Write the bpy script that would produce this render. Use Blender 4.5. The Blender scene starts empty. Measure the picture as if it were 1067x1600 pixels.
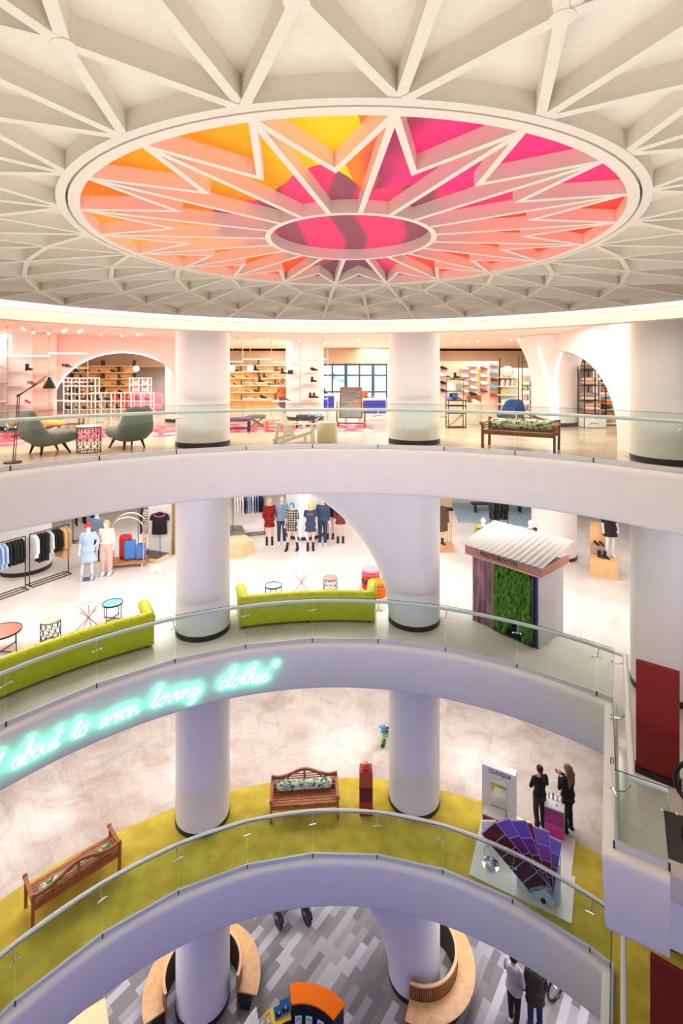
import bpy, bmesh, math, random
from mathutils import Vector, Matrix
random.seed(7)
PI = math.pi
S = bpy.context.scene
COL = S.collection
# ------------------------------------------------------------------ camera
FPX, HOR, CAMZ = 779.0, 586.5, 16.76          # focal length and horizon of the 1067x1600 frame
Z0, Z1, Z2, Z3 = 0.0, 4.922, 9.943, 14.89     # the four floors
cam = bpy.data.cameras.new('camera'); co = bpy.data.objects.new('camera', cam); COL.objects.link(co)
co.location = (0, 0, CAMZ); co.rotation_euler = (PI/2, 0, 0)
cam.sensor_fit = 'HORIZONTAL'; cam.sensor_width = 36; cam.lens = 36*FPX/1067
cam.shift_y = -(800-HOR)/1067; cam.clip_start = 0.05; cam.clip_end = 200
S.camera = co
# ------------------------------------------------------------------ world, exposure
vs = S.view_settings
vs.view_transform = 'Standard'; vs.look = 'None'; vs.gamma = 1; vs.use_curve_mapping = False; vs.exposure = 0.0
W = bpy.data.worlds.new('world'); S.world = W; W.use_nodes = True
wn = W.node_tree.nodes; wl = W.node_tree.links
bg = wn['Background']
tcw = wn.new('ShaderNodeTexCoord'); sep = wn.new('ShaderNodeSeparateXYZ'); rmp = wn.new('ShaderNodeValToRGB'); mr = wn.new('ShaderNodeMapRange')
wl.new(tcw.outputs['Generated'], sep.inputs[0]); wl.new(sep.outputs['Z'], mr.inputs['Value'])
mr.inputs['From Min'].default_value = -1; mr.inputs['From Max'].default_value = 1
wl.new(mr.outputs[0], rmp.inputs[0])
e = rmp.color_ramp.elements
e[0].position = 0.1; e[0].color = (.78, .76, 1, 1)
e[1].position = 0.6; e[1].color = (1.0, .94, .87, 1)
wl.new(rmp.outputs[0], bg.inputs['Color']); bg.inputs['Strength'].default_value = 0.2
S.cycles.use_denoising = True
S.cycles.max_bounces = 8; S.cycles.transparent_max_bounces = 16; S.cycles.sample_clamp_indirect = 6
# ------------------------------------------------------------------ lamps under the ceilings
CX, CY = -.11, 4.56                            # centre of the atrium
def pol(r, a, z=0.0):
    a = math.radians(a); return Vector((CX+r*math.sin(a), CY+r*math.cos(a), z))
def lamp(name, loc, size, power, col, sy=None, rot=(0, 0, 0), spread=PI):
    l = bpy.data.lights.new(name, 'AREA'); l.energy = power; l.color = col; l.size = size
    l.shape = 'RECTANGLE'; l.size_y = sy or size; l.spread = spread
    o = bpy.data.objects.new(name, l); COL.objects.link(o); o.location = loc; o.rotation_euler = rot
    return o
WARM, NEUT, COOL = (1, .86, .74), (1, .95, .90), (.86, .9, 1)
for zt, pw, c, rr in ((Z3+3.28, 185, (1, .88, .80), ((11.5, (-52, -38, -22, -5, 12, 29, 46)), (17.5, (-42, -26, -9, 8, 24, 40)), (20.8, (-36, -22, -8, 6, 20)))),
                      (Z2+3.75, 132, (1, .95, .92), ((11.8, (-60, -43, -26, -9, 8, 25, 40)), (17.5, (-45, -27, -9, 9, 27, 45)))),
                      (Z1+3.8, 92, (1, .95, .92), ((11.5, (-58, -40, -22, -4, 14, 31)), (16.5, (-40, -20, 0, 20)))),
                      (Z0+3.7, 165, (.96, .93, 1), ((10.8, (-40, -20, 0, 20, 40)),))):
    for r, aa in rr:
        for a in aa:
            lamp('ceiling_lamp', pol(r, a, zt), 2.4, pw, c, 2.0, (0, 0, math.radians(-a)))
# unseen fill lamps, added to stand in for the near galleries' light
lamp('fill_lamp', (0, -3.0, Z3-3.6), 17, 150, (1, .90, .95), 1.8, (math.radians(101), 0, 0), math.radians(40))
lamp('fill_lamp', (0, -3.0, Z2-.6), 12, 60, (.36, .44, 1), 1.6, (math.radians(88), 0, 0), math.radians(85))
lamp('fill_lamp', (-2.5, -3.0, Z1+.7), 14, 185, (.18, .20, 1), 1.6, (math.radians(86), 0, 0), math.radians(95))
lamp('fill_lamp', (0, 2.0, Z3+.2), 9, 300, (1, .92, .85), 9, (PI, 0, 0))  # added fill facing up, brightens the round ceiling
lamp('medallion_fill', (CX+.2, CY, CAMZ+1.45), 1.0, 30, (1, .9, .8))  # added fill lamp over the medallion, facing down
# ------------------------------------------------------------------ helpers
def gp(px, py, z):                             # photo pixel -> point on a floor
    Y = (CAMZ-z)*FPX/(py-HOR); return Vector(((px-533.5)*Y/FPX, Y, z))
def at(px, py, Y):                             # photo pixel -> point at distance Y
    return Vector(((px-533.5)*Y/FPX, Y, CAMZ-(py-HOR)*Y/FPX))
class MB:
    def __init__(s): s.v = []; s.f = []; s.m = []; s.mi = 0
    def add(s, vs, fs):
        n = len(s.v); s.v += [tuple(v) for v in vs]
        for f in fs: s.f.append([i+n for i in f]); s.m.append(s.mi)
        return s
    def box(s, c, d, rz=0, M=None):
        x, y, z = d[0]/2, d[1]/2, d[2]/2
        R = M if M is not None else Matrix.Rotation(rz, 3, 'Z')
        p = [R @ Vector((i*x, j*y, k*z))+Vector(c) for i in (-1, 1) for j in (-1, 1) for k in (-1, 1)]
        return s.add(p, [(0, 1, 3, 2), (4, 6, 7, 5), (0, 4, 5, 1), (2, 3, 7, 6), (0, 2, 6, 4), (1, 5, 7, 3)])
    def bar(s, a, b, w, h=None, up=(0, 0, 1)):  # a rectangular bar from a to b
        a, b = Vector(a), Vector(b); d = (b-a); L = d.length; d.normalize()
        u = Vector(up)
        if abs(d.dot(u)) > .97: u = Vector((1, 0, 0))
        sx = d.cross(u).normalized(); uz = sx.cross(d)
        M = Matrix((sx, d, uz)).transposed()
        return s.box((a+b)/2, (w, L, h or w), M=M)
    def tube(s, pts, r, n=8, cap=True, sq=1.0):
        pts = [Vector(p) for p in pts]; N = len(pts); rr = r if isinstance(r, (list, tuple)) else [r]*N
        base = len(s.v); up = None; vs = []
        for i, p in enumerate(pts):
            t = (pts[min(i+1, N-1)]-pts[max(i-1, 0)])
            t = t.normalized() if t.length > 1e-9 else Vector((0, 0, 1))
            if up is None:
                up = Vector((0, 0, 1)) if abs(t.z) < .9 else Vector((0, 1, 0))
            sx = t.cross(up)
            if sx.length < 1e-6: sx = t.cross(Vector((1, .3, 0)))
            sx.normalize(); uz = sx.cross(t).normalized(); up = uz
            for k in range(n):
                a = 2*PI*k/n; vs.append(p+(sx*math.cos(a)+uz*math.sin(a)*sq)*rr[i])
        fs = []
        for i in range(N-1):
            for k in range(n):
                a, b = i*n+k, i*n+(k+1) % n
                fs.append((a, b, b+n, a+n))
        if cap: fs.append(tuple(range(n))[::-1]); fs.append(tuple((N-1)*n+k for k in range(n)))
        return s.add(vs, fs)
    def lathe(s, prof, n=24, c=(0, 0, 0), ex=1, ey=1, cap=True):
        c = Vector(c); vs = []
        for r, z in prof:
            for k in range(n):
                a = 2*PI*k/n; vs.append(c+Vector((r*ex*math.cos(a), r*ey*math.sin(a), z)))
        fs = []
        for i in range(len(prof)-1):
            for k in range(n):
                a, b = i*n+k, i*n+(k+1) % n
                fs.append((a, b, b+n, a+n))
        if cap:
            if prof[0][0] > 1e-6: fs.append(tuple(range(n))[::-1])
            if prof[-1][0] > 1e-6: fs.append(tuple((len(prof)-1)*n+k for k in range(n)))
        return s.add(vs, fs)
    def cyl(s, c, r, h, n=20):
        return s.lathe([(r, 0), (r, h)], n, c)
    def ball(s, c, r, n=12, m=8, M=None):
        r = r if isinstance(r, (list, tuple)) else (r, r, r); c = Vector(c); vs = []; fs = []
        for i in range(m+1):
            t = PI*i/m
            for k in range(n):
                a = 2*PI*k/n; p = Vector((r[0]*math.sin(t)*math.cos(a), r[1]*math.sin(t)*math.sin(a), -r[2]*math.cos(t)))
                vs.append(c+(M @ p if M is not None else p))
        for i in range(m):
            for k in range(n):
                a, b = i*n+k, i*n+(k+1) % n; fs.append((a, b, b+n, a+n))
        return s.add(vs, fs)
    def prism(s, poly, z0, z1):                 # horizontal outline, extruded upwards
        n = len(poly)
        if sum(poly[i][0]*poly[(i+1) % n][1]-poly[(i+1) % n][0]*poly[i][1] for i in range(n)) < 0: poly = poly[::-1]
        vs = [(p[0], p[1], z0) for p in poly]+[(p[0], p[1], z1) for p in poly]
        return s.add(vs, [tuple(range(n))[::-1], tuple(range(n, 2*n))]+[(i, (i+1) % n, n+(i+1) % n, n+i) for i in range(n)])
    def slab(s, poly, M, t):                    # outline in a local x/z plane, thickness t along local y
        n = len(poly)
        vs = [M @ Vector((p[0], -t/2, p[1])) for p in poly]+[M @ Vector((p[0], t/2, p[1])) for p in poly]
        return s.add(vs, [tuple(range(n)), tuple(range(n, 2*n))[::-1]]+[(i, n+i, n+(i+1) % n, (i+1) % n) for i in range(n)])
    def sweep(s, path, prof, closed=False, cap=True):  # profile (offset to the right of the path, z) along a plan polyline
        N = len(path); P = len(prof); vs = []
        for i in range(N):
            p = Vector(path[i][:2])
            a = Vector(path[i-1][:2]) if (i > 0 or closed) else None
            b = Vector(path[(i+1) % N][:2]) if (i < N-1 or closed) else None
            t1 = (p-a).normalized() if a is not None else (b-p).normalized()
            t2 = (b-p).normalized() if b is not None else t1
            n1 = Vector((t1.y, -t1.x)); n2 = Vector((t2.y, -t2.x)); nn = n1+n2
            nn = nn/max(.3, nn.dot(n1))
            for o, z in prof: vs.append((p.x+nn.x*o, p.y+nn.y*o, z))
        fs = []
        for i in range(N if closed else N-1):
            j = (i+1) % N
            for k in range(P):
                l = (k+1) % P; fs.append((i*P+k, j*P+k, j*P+l, i*P+l))
        if cap and not closed: fs.append(tuple(range(P))); fs.append(tuple((N-1)*P+k for k in range(P))[::-1])
        return s.add(vs, fs)
    def mesh(s, name, smooth=35):
        me = bpy.data.meshes.new(name); me.from_pydata(s.v, [], s.f)
        bm = bmesh.new(); bm.from_mesh(me); bmesh.ops.recalc_face_normals(bm, faces=bm.faces); bm.to_mesh(me); bm.free()
        for p, i in zip(me.polygons, s.m): p.material_index = i
        if smooth:
            me.polygons.foreach_set('use_smooth', [True]*len(me.polygons)); me.set_sharp_from_angle(angle=math.radians(smooth))
        me.update(); return me
def obj(name, mb, mat, parent=None, loc=None, rot=None, label=None, smooth=35, bevel=0):
    me = mb.mesh(name, smooth) if isinstance(mb, MB) else mb
    for m in (mat if isinstance(mat, (list, tuple)) else [mat]): me.materials.append(m)
    o = bpy.data.objects.new(name, me); COL.objects.link(o)
    if parent: o.parent = parent
    if loc is not None: o.location = loc
    if rot is not None: o.rotation_euler = rot if isinstance(rot, (tuple, list)) else (0, 0, rot)
    if label: o['label'] = label
    if bevel:
        b = o.modifiers.new('bevel', 'BEVEL'); b.width = bevel; b.segments = 2; b.limit_method = 'ANGLE'
    return o
def tag(o, label, cat, group=None):
    o['label'] = label; o['category'] = cat
    if group: o['group'] = group
    return o
def thing(name, label, cat, loc=(0, 0, 0), rz=0, group=None):
    o = bpy.data.objects.new(name, None); COL.objects.link(o); o.empty_display_size = .2
    o.location = loc; o.rotation_euler = (0, 0, rz)
    return tag(o, label, cat, group)
def struct(name, mb, mat, parent=None, **k):
    o = obj(name, mb, mat, parent, **k)
    if parent is None: o['kind'] = 'structure'
    return o
def dup(root, loc, rz, label=None, group=None, scale=None):
    def cp(o, par):
        c = o.copy(); COL.objects.link(c)
        if par: c.parent = par
        for ch in list(o.children): cp(ch, c)
        return c
    r = cp(root, None); r.location = loc; r.rotation_euler = (0, 0, rz)
    if label: r['label'] = label
    if group: r['group'] = group
    if scale: r.scale = (scale,)*3 if not isinstance(scale, (tuple, list)) else scale
    return r
# ------------------------------------------------------------------ materials
MATS = {}
def lin(c): return tuple(((x/255)/12.92 if x/255 <= .04045 else ((x/255+.055)/1.055)**2.4) for x in c)
def mat(name, rgb, rough=.5, metal=0, noise=0, nscale=8, bump=0, bscale=60, emit=None, estr=0, coat=0, sheen=0, spec=None, alpha=None, rgb2=None):
    if name in MATS: return MATS[name]
    m = bpy.data.materials.new(name); m.use_nodes = True; n = m.node_tree.nodes; l = m.node_tree.links
    b = n['Principled BSDF']; c = lin(rgb)
    b.inputs['Base Color'].default_value = (*c, 1); b.inputs['Roughness'].default_value = rough; b.inputs['Metallic'].default_value = metal
    if spec is not None: b.inputs['Specular IOR Level'].default_value = spec
    if coat: b.inputs['Coat Weight'].default_value = coat; b.inputs['Coat Roughness'].default_value = .1
    if sheen: b.inputs['Sheen Weight'].default_value = sheen
    if emit: b.inputs['Emission Color'].default_value = (*lin(emit), 1); b.inputs['Emission Strength'].default_value = estr
    tc = n.new('ShaderNodeTexCoord')
    if noise or rgb2:
        t = n.new('ShaderNodeTexNoise'); t.inputs['Scale'].default_value = nscale; t.inputs['Detail'].default_value = 5
        l.new(tc.outputs['Object'], t.inputs['Vector'])
        r = n.new('ShaderNodeValToRGB'); l.new(t.outputs[0], r.inputs[0]); E = r.color_ramp.elements
        c2 = lin(rgb2) if rgb2 else tuple(min(1, x*(1+noise)) for x in c)
        c1 = c if rgb2 else tuple(x*(1-noise) for x in c)
        E[0].position = .35; E[0].color = (*c1, 1); E[1].position = .65; E[1].color = (*c2, 1)
        l.new(r.outputs[0], b.inputs['Base Color'])
    if bump:
        t = n.new('ShaderNodeTexNoise'); t.inputs['Scale'].default_value = bscale; t.inputs['Detail'].default_value = 3
        l.new(tc.outputs['Object'], t.inputs['Vector'])
        bp = n.new('ShaderNodeBump'); bp.inputs['Strength'].default_value = bump; bp.inputs['Distance'].default_value = .02
        l.new(t.outputs[0], bp.inputs['Height']); l.new(bp.outputs[0], b.inputs['Normal'])
    MATS[name] = m; return m
def emis(name, rgb, s):
    if name in MATS: return MATS[name]
    m = bpy.data.materials.new(name); m.use_nodes = True; n = m.node_tree.nodes; l = m.node_tree.links
    n.remove(n['Principled BSDF']); e = n.new('ShaderNodeEmission'); e.inputs[0].default_value = (*lin(rgb), 1); e.inputs[1].default_value = s
    l.new(e.outputs[0], n['Material Output'].inputs[0]); MATS[name] = m; return m
def glass(name, tint, refl=.5, rough=.02):
    m = bpy.data.materials.new(name); m.use_nodes = True; n = m.node_tree.nodes; l = m.node_tree.links
    n.remove(n['Principled BSDF'])
    t = n.new('ShaderNodeBsdfTransparent'); t.inputs[0].default_value = (*tint, 1)
    g = n.new('ShaderNodeBsdfGlossy'); g.inputs['Roughness'].default_value = rough; g.inputs[0].default_value = (.9, 1, .97, 1)
    f = n.new('ShaderNodeFresnel'); f.inputs[0].default_value = 1.45
    mu = n.new('ShaderNodeMath'); mu.operation = 'MULTIPLY'; mu.inputs[1].default_value = refl; gm = n.new('ShaderNodeNewGeometry'); iv = n.new('ShaderNodeMath'); iv.operation = 'SUBTRACT'; iv.inputs[0].default_value = 1; l.new(gm.outputs['Backfacing'], iv.inputs[1])
    m2 = n.new('ShaderNodeMath'); m2.operation = 'MULTIPLY'; l.new(iv.outputs[0], m2.inputs[0]); l.new(f.outputs[0], m2.inputs[1]); l.new(m2.outputs[0], mu.inputs[0])
    mx = n.new('ShaderNodeMixShader'); l.new(mu.outputs[0], mx.inputs[0]); l.new(t.outputs[0], mx.inputs[1]); l.new(g.outputs[0], mx.inputs[2])
    l.new(mx.outputs[0], n['Material Output'].inputs[0]); MATS[name] = m; return m
def polar_tiles(name, base, dark, mortar, w, h, rough=.25, nmix=.5):
    m = bpy.data.materials.new(name); m.use_nodes = True; n = m.node_tree.nodes; l = m.node_tree.links; b = n['Principled BSDF']
    tc = n.new('ShaderNodeTexCoord'); sp = n.new('ShaderNodeSeparateXYZ'); l.new(tc.outputs['Object'], sp.inputs[0])
    def M(op, a, b2=None):
        x = n.new('ShaderNodeMath'); x.operation = op
        for i, v in enumerate((a, b2)):
            if v is None: continue
            if isinstance(v, (int, float)): x.inputs[i].default_value = v
            else: l.new(v, x.inputs[i])
        return x.outputs[0]
    dx = M('SUBTRACT', sp.outputs[0], CX); dy = M('SUBTRACT', sp.outputs[1], CY)
    r = M('SQRT', M('ADD', M('MULTIPLY', dx, dx), M('MULTIPLY', dy, dy))); th = M('MULTIPLY', M('ARCTAN2', dx, dy), 13.0)
    cb = n.new('ShaderNodeCombineXYZ'); l.new(th, cb.inputs[0]); l.new(r, cb.inputs[1])
    br = n.new('ShaderNodeTexBrick'); l.new(cb.outputs[0], br.inputs['Vector'])
    br.inputs['Scale'].default_value = 1; br.inputs['Brick Width'].default_value = w; br.inputs['Row Height'].default_value = h
    br.inputs['Mortar Size'].default_value = .006; br.inputs['Mortar Smooth'].default_value = .3; br.offset = .5
    c1, c2 = lin(base), lin(dark)
    br.inputs['Color1'].default_value = (*c1, 1); br.inputs['Color2'].default_value = (*[x*.9 for x in c1], 1); br.inputs['Mortar'].default_value = (*lin(mortar), 1)
    t = n.new('ShaderNodeTexNoise'); t.inputs['Scale'].default_value = .9; t.inputs['Detail'].default_value = 9; t.inputs['Roughness'].default_value = .68; t.inputs['Distortion'].default_value = .8
    l.new(tc.outputs['Object'], t.inputs['Vector'])
    rp = n.new('ShaderNodeValToRGB'); l.new(t.outputs[0], rp.inputs[0]); rp.color_ramp.elements[0].position = .44; rp.color_ramp.elements[1].position = .7
    rp.color_ramp.elements[0].color = (0, 0, 0, 1); rp.color_ramp.elements[1].color = (nmix, nmix, nmix, 1)
    mx = n.new('ShaderNodeMix'); mx.data_type = 'RGBA'; l.new(rp.outputs[0], mx.inputs['Factor']); l.new(br.outputs[0], mx.inputs[6]); mx.inputs[7].default_value = (*c2, 1)
    l.new(mx.outputs[2], b.inputs['Base Color']); b.inputs['Roughness'].default_value = rough
    MATS[name] = m; return m
def plank_carpet(name, ang, w, h, ramp):
    m = bpy.data.materials.new(name); m.use_nodes = True; n = m.node_tree.nodes; l = m.node_tree.links; b = n['Principled BSDF']
    tc = n.new('ShaderNodeTexCoord'); mp = n.new('ShaderNodeMapping'); mp.inputs['Rotation'].default_value = (0, 0, math.radians(ang))
    l.new(tc.outputs['Object'], mp.inputs[0])
    br = n.new('ShaderNodeTexBrick'); l.new(mp.outputs[0], br.inputs['Vector']); br.inputs['Scale'].default_value = 1
    br.inputs['Brick Width'].default_value = w; br.inputs['Row Height'].default_value = h; br.inputs['Mortar Size'].default_value = 0
    br.offset = .37; br.offset_frequency = 2; br.inputs['Color1'].default_value = (0, 0, 0, 1); br.inputs['Color2'].default_value = (1, 1, 1, 1)
    rp = n.new('ShaderNodeValToRGB'); rp.color_ramp.interpolation = 'CONSTANT'; l.new(br.outputs[0], rp.inputs[0])
    E = rp.color_ramp.elements
    while len(E) < len(ramp): E.new(.5)
    for i, c in enumerate(ramp): E[i].position = i/len(ramp); E[i].color = (*lin(c), 1)
    t = n.new('ShaderNodeTexNoise'); t.inputs['Scale'].default_value = 45; t.inputs['Detail'].default_value = 2; l.new(tc.outputs['Object'], t.inputs['Vector'])
    mx = n.new('ShaderNodeMix'); mx.data_type = 'RGBA'; mx.blend_type = 'OVERLAY'; mx.inputs['Factor'].default_value = .55
    l.new(rp.outputs[0], mx.inputs[6]); l.new(t.outputs[0], mx.inputs[7]); l.new(mx.outputs[2], b.inputs['Base Color'])
    b.inputs['Roughness'].default_value = .95; b.inputs['Specular IOR Level'].default_value = .1
    MATS[name] = m; return m
WHITE = mat('white_paint', (236, 232, 228), .55, noise=.015, nscale=3)
CEILW = mat('ceiling_paint', (238, 229, 216), .6, noise=.02, nscale=20)
COLW = mat('column_paint', (236, 233, 232), .5, noise=.015, nscale=2)
BLACK = mat('black_metal', (22, 21, 23), .4)
PLINTH = mat('dark_plinth', (38, 40, 42), .4)
STEEL = mat('brushed_steel', (190, 195, 200), .3, 1)
CHROME = mat('chrome', (225, 228, 232), .12, 1)
SHOE = mat('rail_channel', (206, 208, 210), .4)
RAILW = mat('handrail_paint', (232, 234, 234), .35)
GLASS = glass('balustrade_glass', (.88, .938, .91), 1.0)
CLEAR = glass('clear_glass', (.95, .97, .965), .9)
STONE = polar_tiles('stone_tiles', (216, 204, 196), (150, 122, 106), (186, 172, 162), .62, 1.2, .22, .6)
STONE2 = polar_tiles('pale_stone_tiles', (228, 219, 213), (196, 178, 168), (208, 197, 190), .9, .9, .15, .5)
STONE3 = polar_tiles('warm_stone_tiles', (206, 190, 170), (160, 138, 112), (180, 164, 144), .9, .9, .18, .7)
YCARPET = mat('yellow_carpet', (206, 184, 74), .95, noise=.16, nscale=2.2, bump=.3, bscale=120, spec=.1)
GCARPET = plank_carpet('grey_plank_carpet', -52, .95, .21, [(112, 108, 108), (138, 133, 134), (120, 115, 114), (172, 167, 168), (126, 120, 119), (152, 147, 148)])
# ------------------------------------------------------------------ setting: slabs, floors
def arc(r, a0, a1, n):
    return [pol(r, a0+(a1-a0)*i/n) for i in range(n+1)]
R1, R2, R3 = 7.641, 8.10, 7.884
A0, DA = math.degrees(.128), math.degrees(.2056)
UX, VX = Vector((.872, -.49, 0)), Vector((.49, .872, 0))      # axes of the escalator landings
def rail_path(R, aend, land):
    n = int((aend+105)/2)
    p = arc(R, -105, aend, n)
    if land:
        b = land
        p += [b, b+UX*.66]
    return p
B2 = Vector((3.90, 7.13, 0))
B1 = pol(R1, 45.6)-VX*3.7
PATH3 = rail_path(R3, 105, None)
PATH2 = rail_path(R2, 44.9, B2)
PATH1 = rail_path(R1, 45.6, B1)
OUT = 31.0
def floor_poly(path, ext):
    q = [Vector(p) for p in path]
    if ext: q.append(q[-1]+UX*9)
    a1 = 105 if not ext else math.degrees(math.atan2(q[-1].x-CX, q[-1].y-CY))
    return q+arc(OUT, a1, -105, 50)
for nm, path, z, ext, m in (('floor_third', PATH3, Z3, False, STONE3), ('floor_second', PATH2, Z2, True, STONE2), ('floor_first', PATH1, Z1, True, STONE)):
    struct(nm, MB().prism(floor_poly(path, ext), z-.35, z), m, smooth=0)
struct('floor_ground', MB().prism(arc(OUT, -180, 176, 60), -.3, 0), GCARPET, smooth=0)
# carpet ring along the edge of the first floor
cr = MB().prism(arc(R1+.02, -105, 45.6, 70)+[B1, B1+UX*9]+arc(10.1, 88, -105, 90), Z1+.001, Z1+.014)
obj('carpet', cr, YCARPET, smooth=0)['kind'] = 'structure'
# fascias and ledges
def fascia_prof(z):
    return [(-.08, z+.004), (-.02, z+.056), (.07, z+.056), (.115, z+.04), (.145, z+.005), (.155, z-.05), (.11, z-1.0), (.095, z-1.045), (.06, z-1.07), (-.08, z-1.07)]
for i, (path, z) in enumerate(((PATH3, Z3), (PATH2, Z2), (PATH1, Z1))):
    o = struct('trim_%d' % (i+1), MB().sweep(path, fascia_prof(z)), WHITE, smooth=50)
# ceilings under the slabs
for nm, R, z in (('ceiling_second', R3, Z3-.37), ('ceiling_first', R2, Z2-.37), ('ceiling_ground', R1, Z1-.37)):
    struct(nm, MB().prism(arc(R+.1, -105, 40, 60)+arc(OUT, 40, -105, 50), z-.6, z), WHITE, smooth=0)
# ------------------------------------------------------------------ columns
COLS = [(-57.2, 9.6), (-22.2, 9.58), (12.85, 9.62), (48.8, 9.6)]
def column(p, r, z0, z1, label=None):
    c = MB().lathe([(r, 0), (r, z1-z0)], 48, (0, 0, 0))
    o = struct('column', c, COLW, loc=(p.x, p.y, z0))
    struct('plinth', MB().lathe([(r+.012, 0), (r+.012, .13), (r-.01, .135)], 48), PLINTH, o)
    return o
for a, rr in COLS:
    for z0, z1 in ((Z3, Z3+3.33), (Z2, Z3-.3), (Z1, Z2-.3), (Z0, Z1-.3)):
        column(pol(rr, a), .705, z0, z1)
BACKC = [Vector((-11.15, 17.6, 0)), Vector((-6.4, 20.5, 0)), Vector((-1.57, 21.4, 0)), Vector((8.05, 18.9, 0))]
for i, p in enumerate(BACKC):
    for z0, z1 in ((Z3, Z3+3.33), (Z2, Z3-.3)):
        if i == 1 and z0 == Z2: continue
        column(p, .8, z0, z1)
# ------------------------------------------------------------------ outer walls and shop ceiling
for nm, z0, z1 in (('wall_back', -.0, Z3+3.4),):
    struct(nm, MB().box((0, 29.2, (z0+z1)/2), (44, .3, z1-z0)), WHITE, smooth=0)
struct('wall_left', MB().box((-22, 14.5, (Z3+3.4)/2), (.3, 29, Z3+3.4)), WHITE, smooth=0)
struct('wall_right', MB().box((22, 14.5, (Z3+3.4)/2), (.3, 29, Z3+3.4)), WHITE, smooth=0)
PEACH = mat('peach_ceiling_paint', (246, 222, 208), .6)
struct('ceiling_third', MB().prism(arc(8.0, -105, 105, 90)+arc(OUT, 105, -105, 50), Z3+3.32, Z3+3.5), PEACH, smooth=0)
# ------------------------------------------------------------------ the round atrium ceiling
ZC = CAMZ+1.234                                 # underside of the ribs
struct('ceiling_atrium', MB().prism(arc(8.3, -180, 177, 120), ZC+.115, ZC+.2), CEILW, smooth=0)
DCX, DCY = .085, 4.56
def dp(r, a, z): a = math.radians(a); return Vector((DCX+r*math.sin(a), DCY+r*math.cos(a), z))
PH = 13.6
lat = MB()
RN = [0]
def rib(a, b, w=.05):
    RN[0] += 1; dz = Vector((0, 0, .0007*(RN[0] % 11))); lat.bar(a+dz, b+dz, w, .12)
ring = [2.31, 2.92, 3.6, 4.4, 5.35, 6.55]
zr = ZC+.06
for k in range(20):
    A = PH+18*k; B = A+9; C = A-9
    for i in range(5):
        a0 = A if i % 2 == 0 else B
        p = dp(ring[i], a0, zr)
        rib(p, dp(ring[i+1], a0+9, zr)); rib(p, dp(ring[i+1], a0-9, zr))
    rib(dp(2.31, A, zr), dp(6.55, A, zr)); rib(dp(2.92, B, zr), dp(6.55, B, zr))
def circ(r, n=120): return [dp(r, -360*i/n, 0) for i in range(n)]
def annulus(mb, r0, r1, z0, z1, n=120): mb.sweep(circ(r0, n), [(0, z0), (r1-r0, z0), (r1-r0, z1), (0, z1)], closed=True)
for k in range(20):
    for i in range(1, 5):
        a0 = PH+18*k+(9 if i % 2 else 0); lat.lathe([(.046, ZC-.003), (.046, ZC+.12)], 12, dp(ring[i], a0, 0))
annulus(lat, 2.285, 2.345, ZC, ZC+.12); 
annulus(lat, 6.5, 6.6, ZC-.005, ZC+.125)
struct('ceiling_lattice', lat, CEILW, smooth=0)
# bulkhead and cove
def cring(r): return [pol(r, -360*i/160) for i in range(160)]
bk = MB(); bk.sweep(cring(8.0), [(0, CAMZ+1.075), (.35, CAMZ+1.075), (.35, CAMZ+1.5), (.25, CAMZ+1.5), (.25, CAMZ+1.285), (0, CAMZ+1.285)], closed=True)
struct('trim_4', bk, CEILW, smooth=30)
cv = MB(); cv.sweep(cring(6.72), [(0, ZC+.098), (1.45, ZC+.098), (1.45, ZC+.11), (0, ZC+.11)], closed=True)
tag(obj('cove_light', cv, emis('cove_glow', (255, 240, 220), 2.6), smooth=0), 'bright ring of cove light around the edge of the round ribbed ceiling', 'light')
# ------------------------------------------------------------------ ceiling medallion with coloured fabric
med = thing('ceiling_medallion', 'round starburst ceiling medallion with orange, pink and red fabric behind white ribs', 'ceiling medallion', (DCX, DCY, ZC))
def mdp(r, a, z): a = math.radians(a); return Vector((r*math.sin(a), r*math.cos(a), z))
def mring(r0, r1, z0, z1, n=100):
    return MB().sweep([mdp(r0, -360*i/n, 0) for i in range(n)], [(0, z0), (r1-r0, z0), (r1-r0, z1), (0, z1)], closed=True)
MEDW = mat('medallion_paint', (244, 232, 220), .5)
HT = .115
obj('outer_ring', mring(2.195, 2.27, 0, HT), MEDW, med)
obj('inner_ring', mring(.725, .775, 0, HT), MEDW, med)
for k in range(20):
    A = PH+18*k
    obj('spoke', MB().bar(mdp(.76, A, HT/2+.002), mdp(2.21, A, HT/2+.002), .042, HT), MEDW, med, smooth=0)
for k in range(20):
    A = PH+18*k
    c = MB(); q = [mdp(2.2, A, 0), mdp(1.55, A+9, 0), mdp(2.2, A+18, 0)]
    h = .003+.0015*(k % 2); c.sweep(q, [(-.021, h), (.021, h), (.021, HT), (-.021, HT)])
    obj('chevron', c, MEDW, med, smooth=0)
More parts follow.
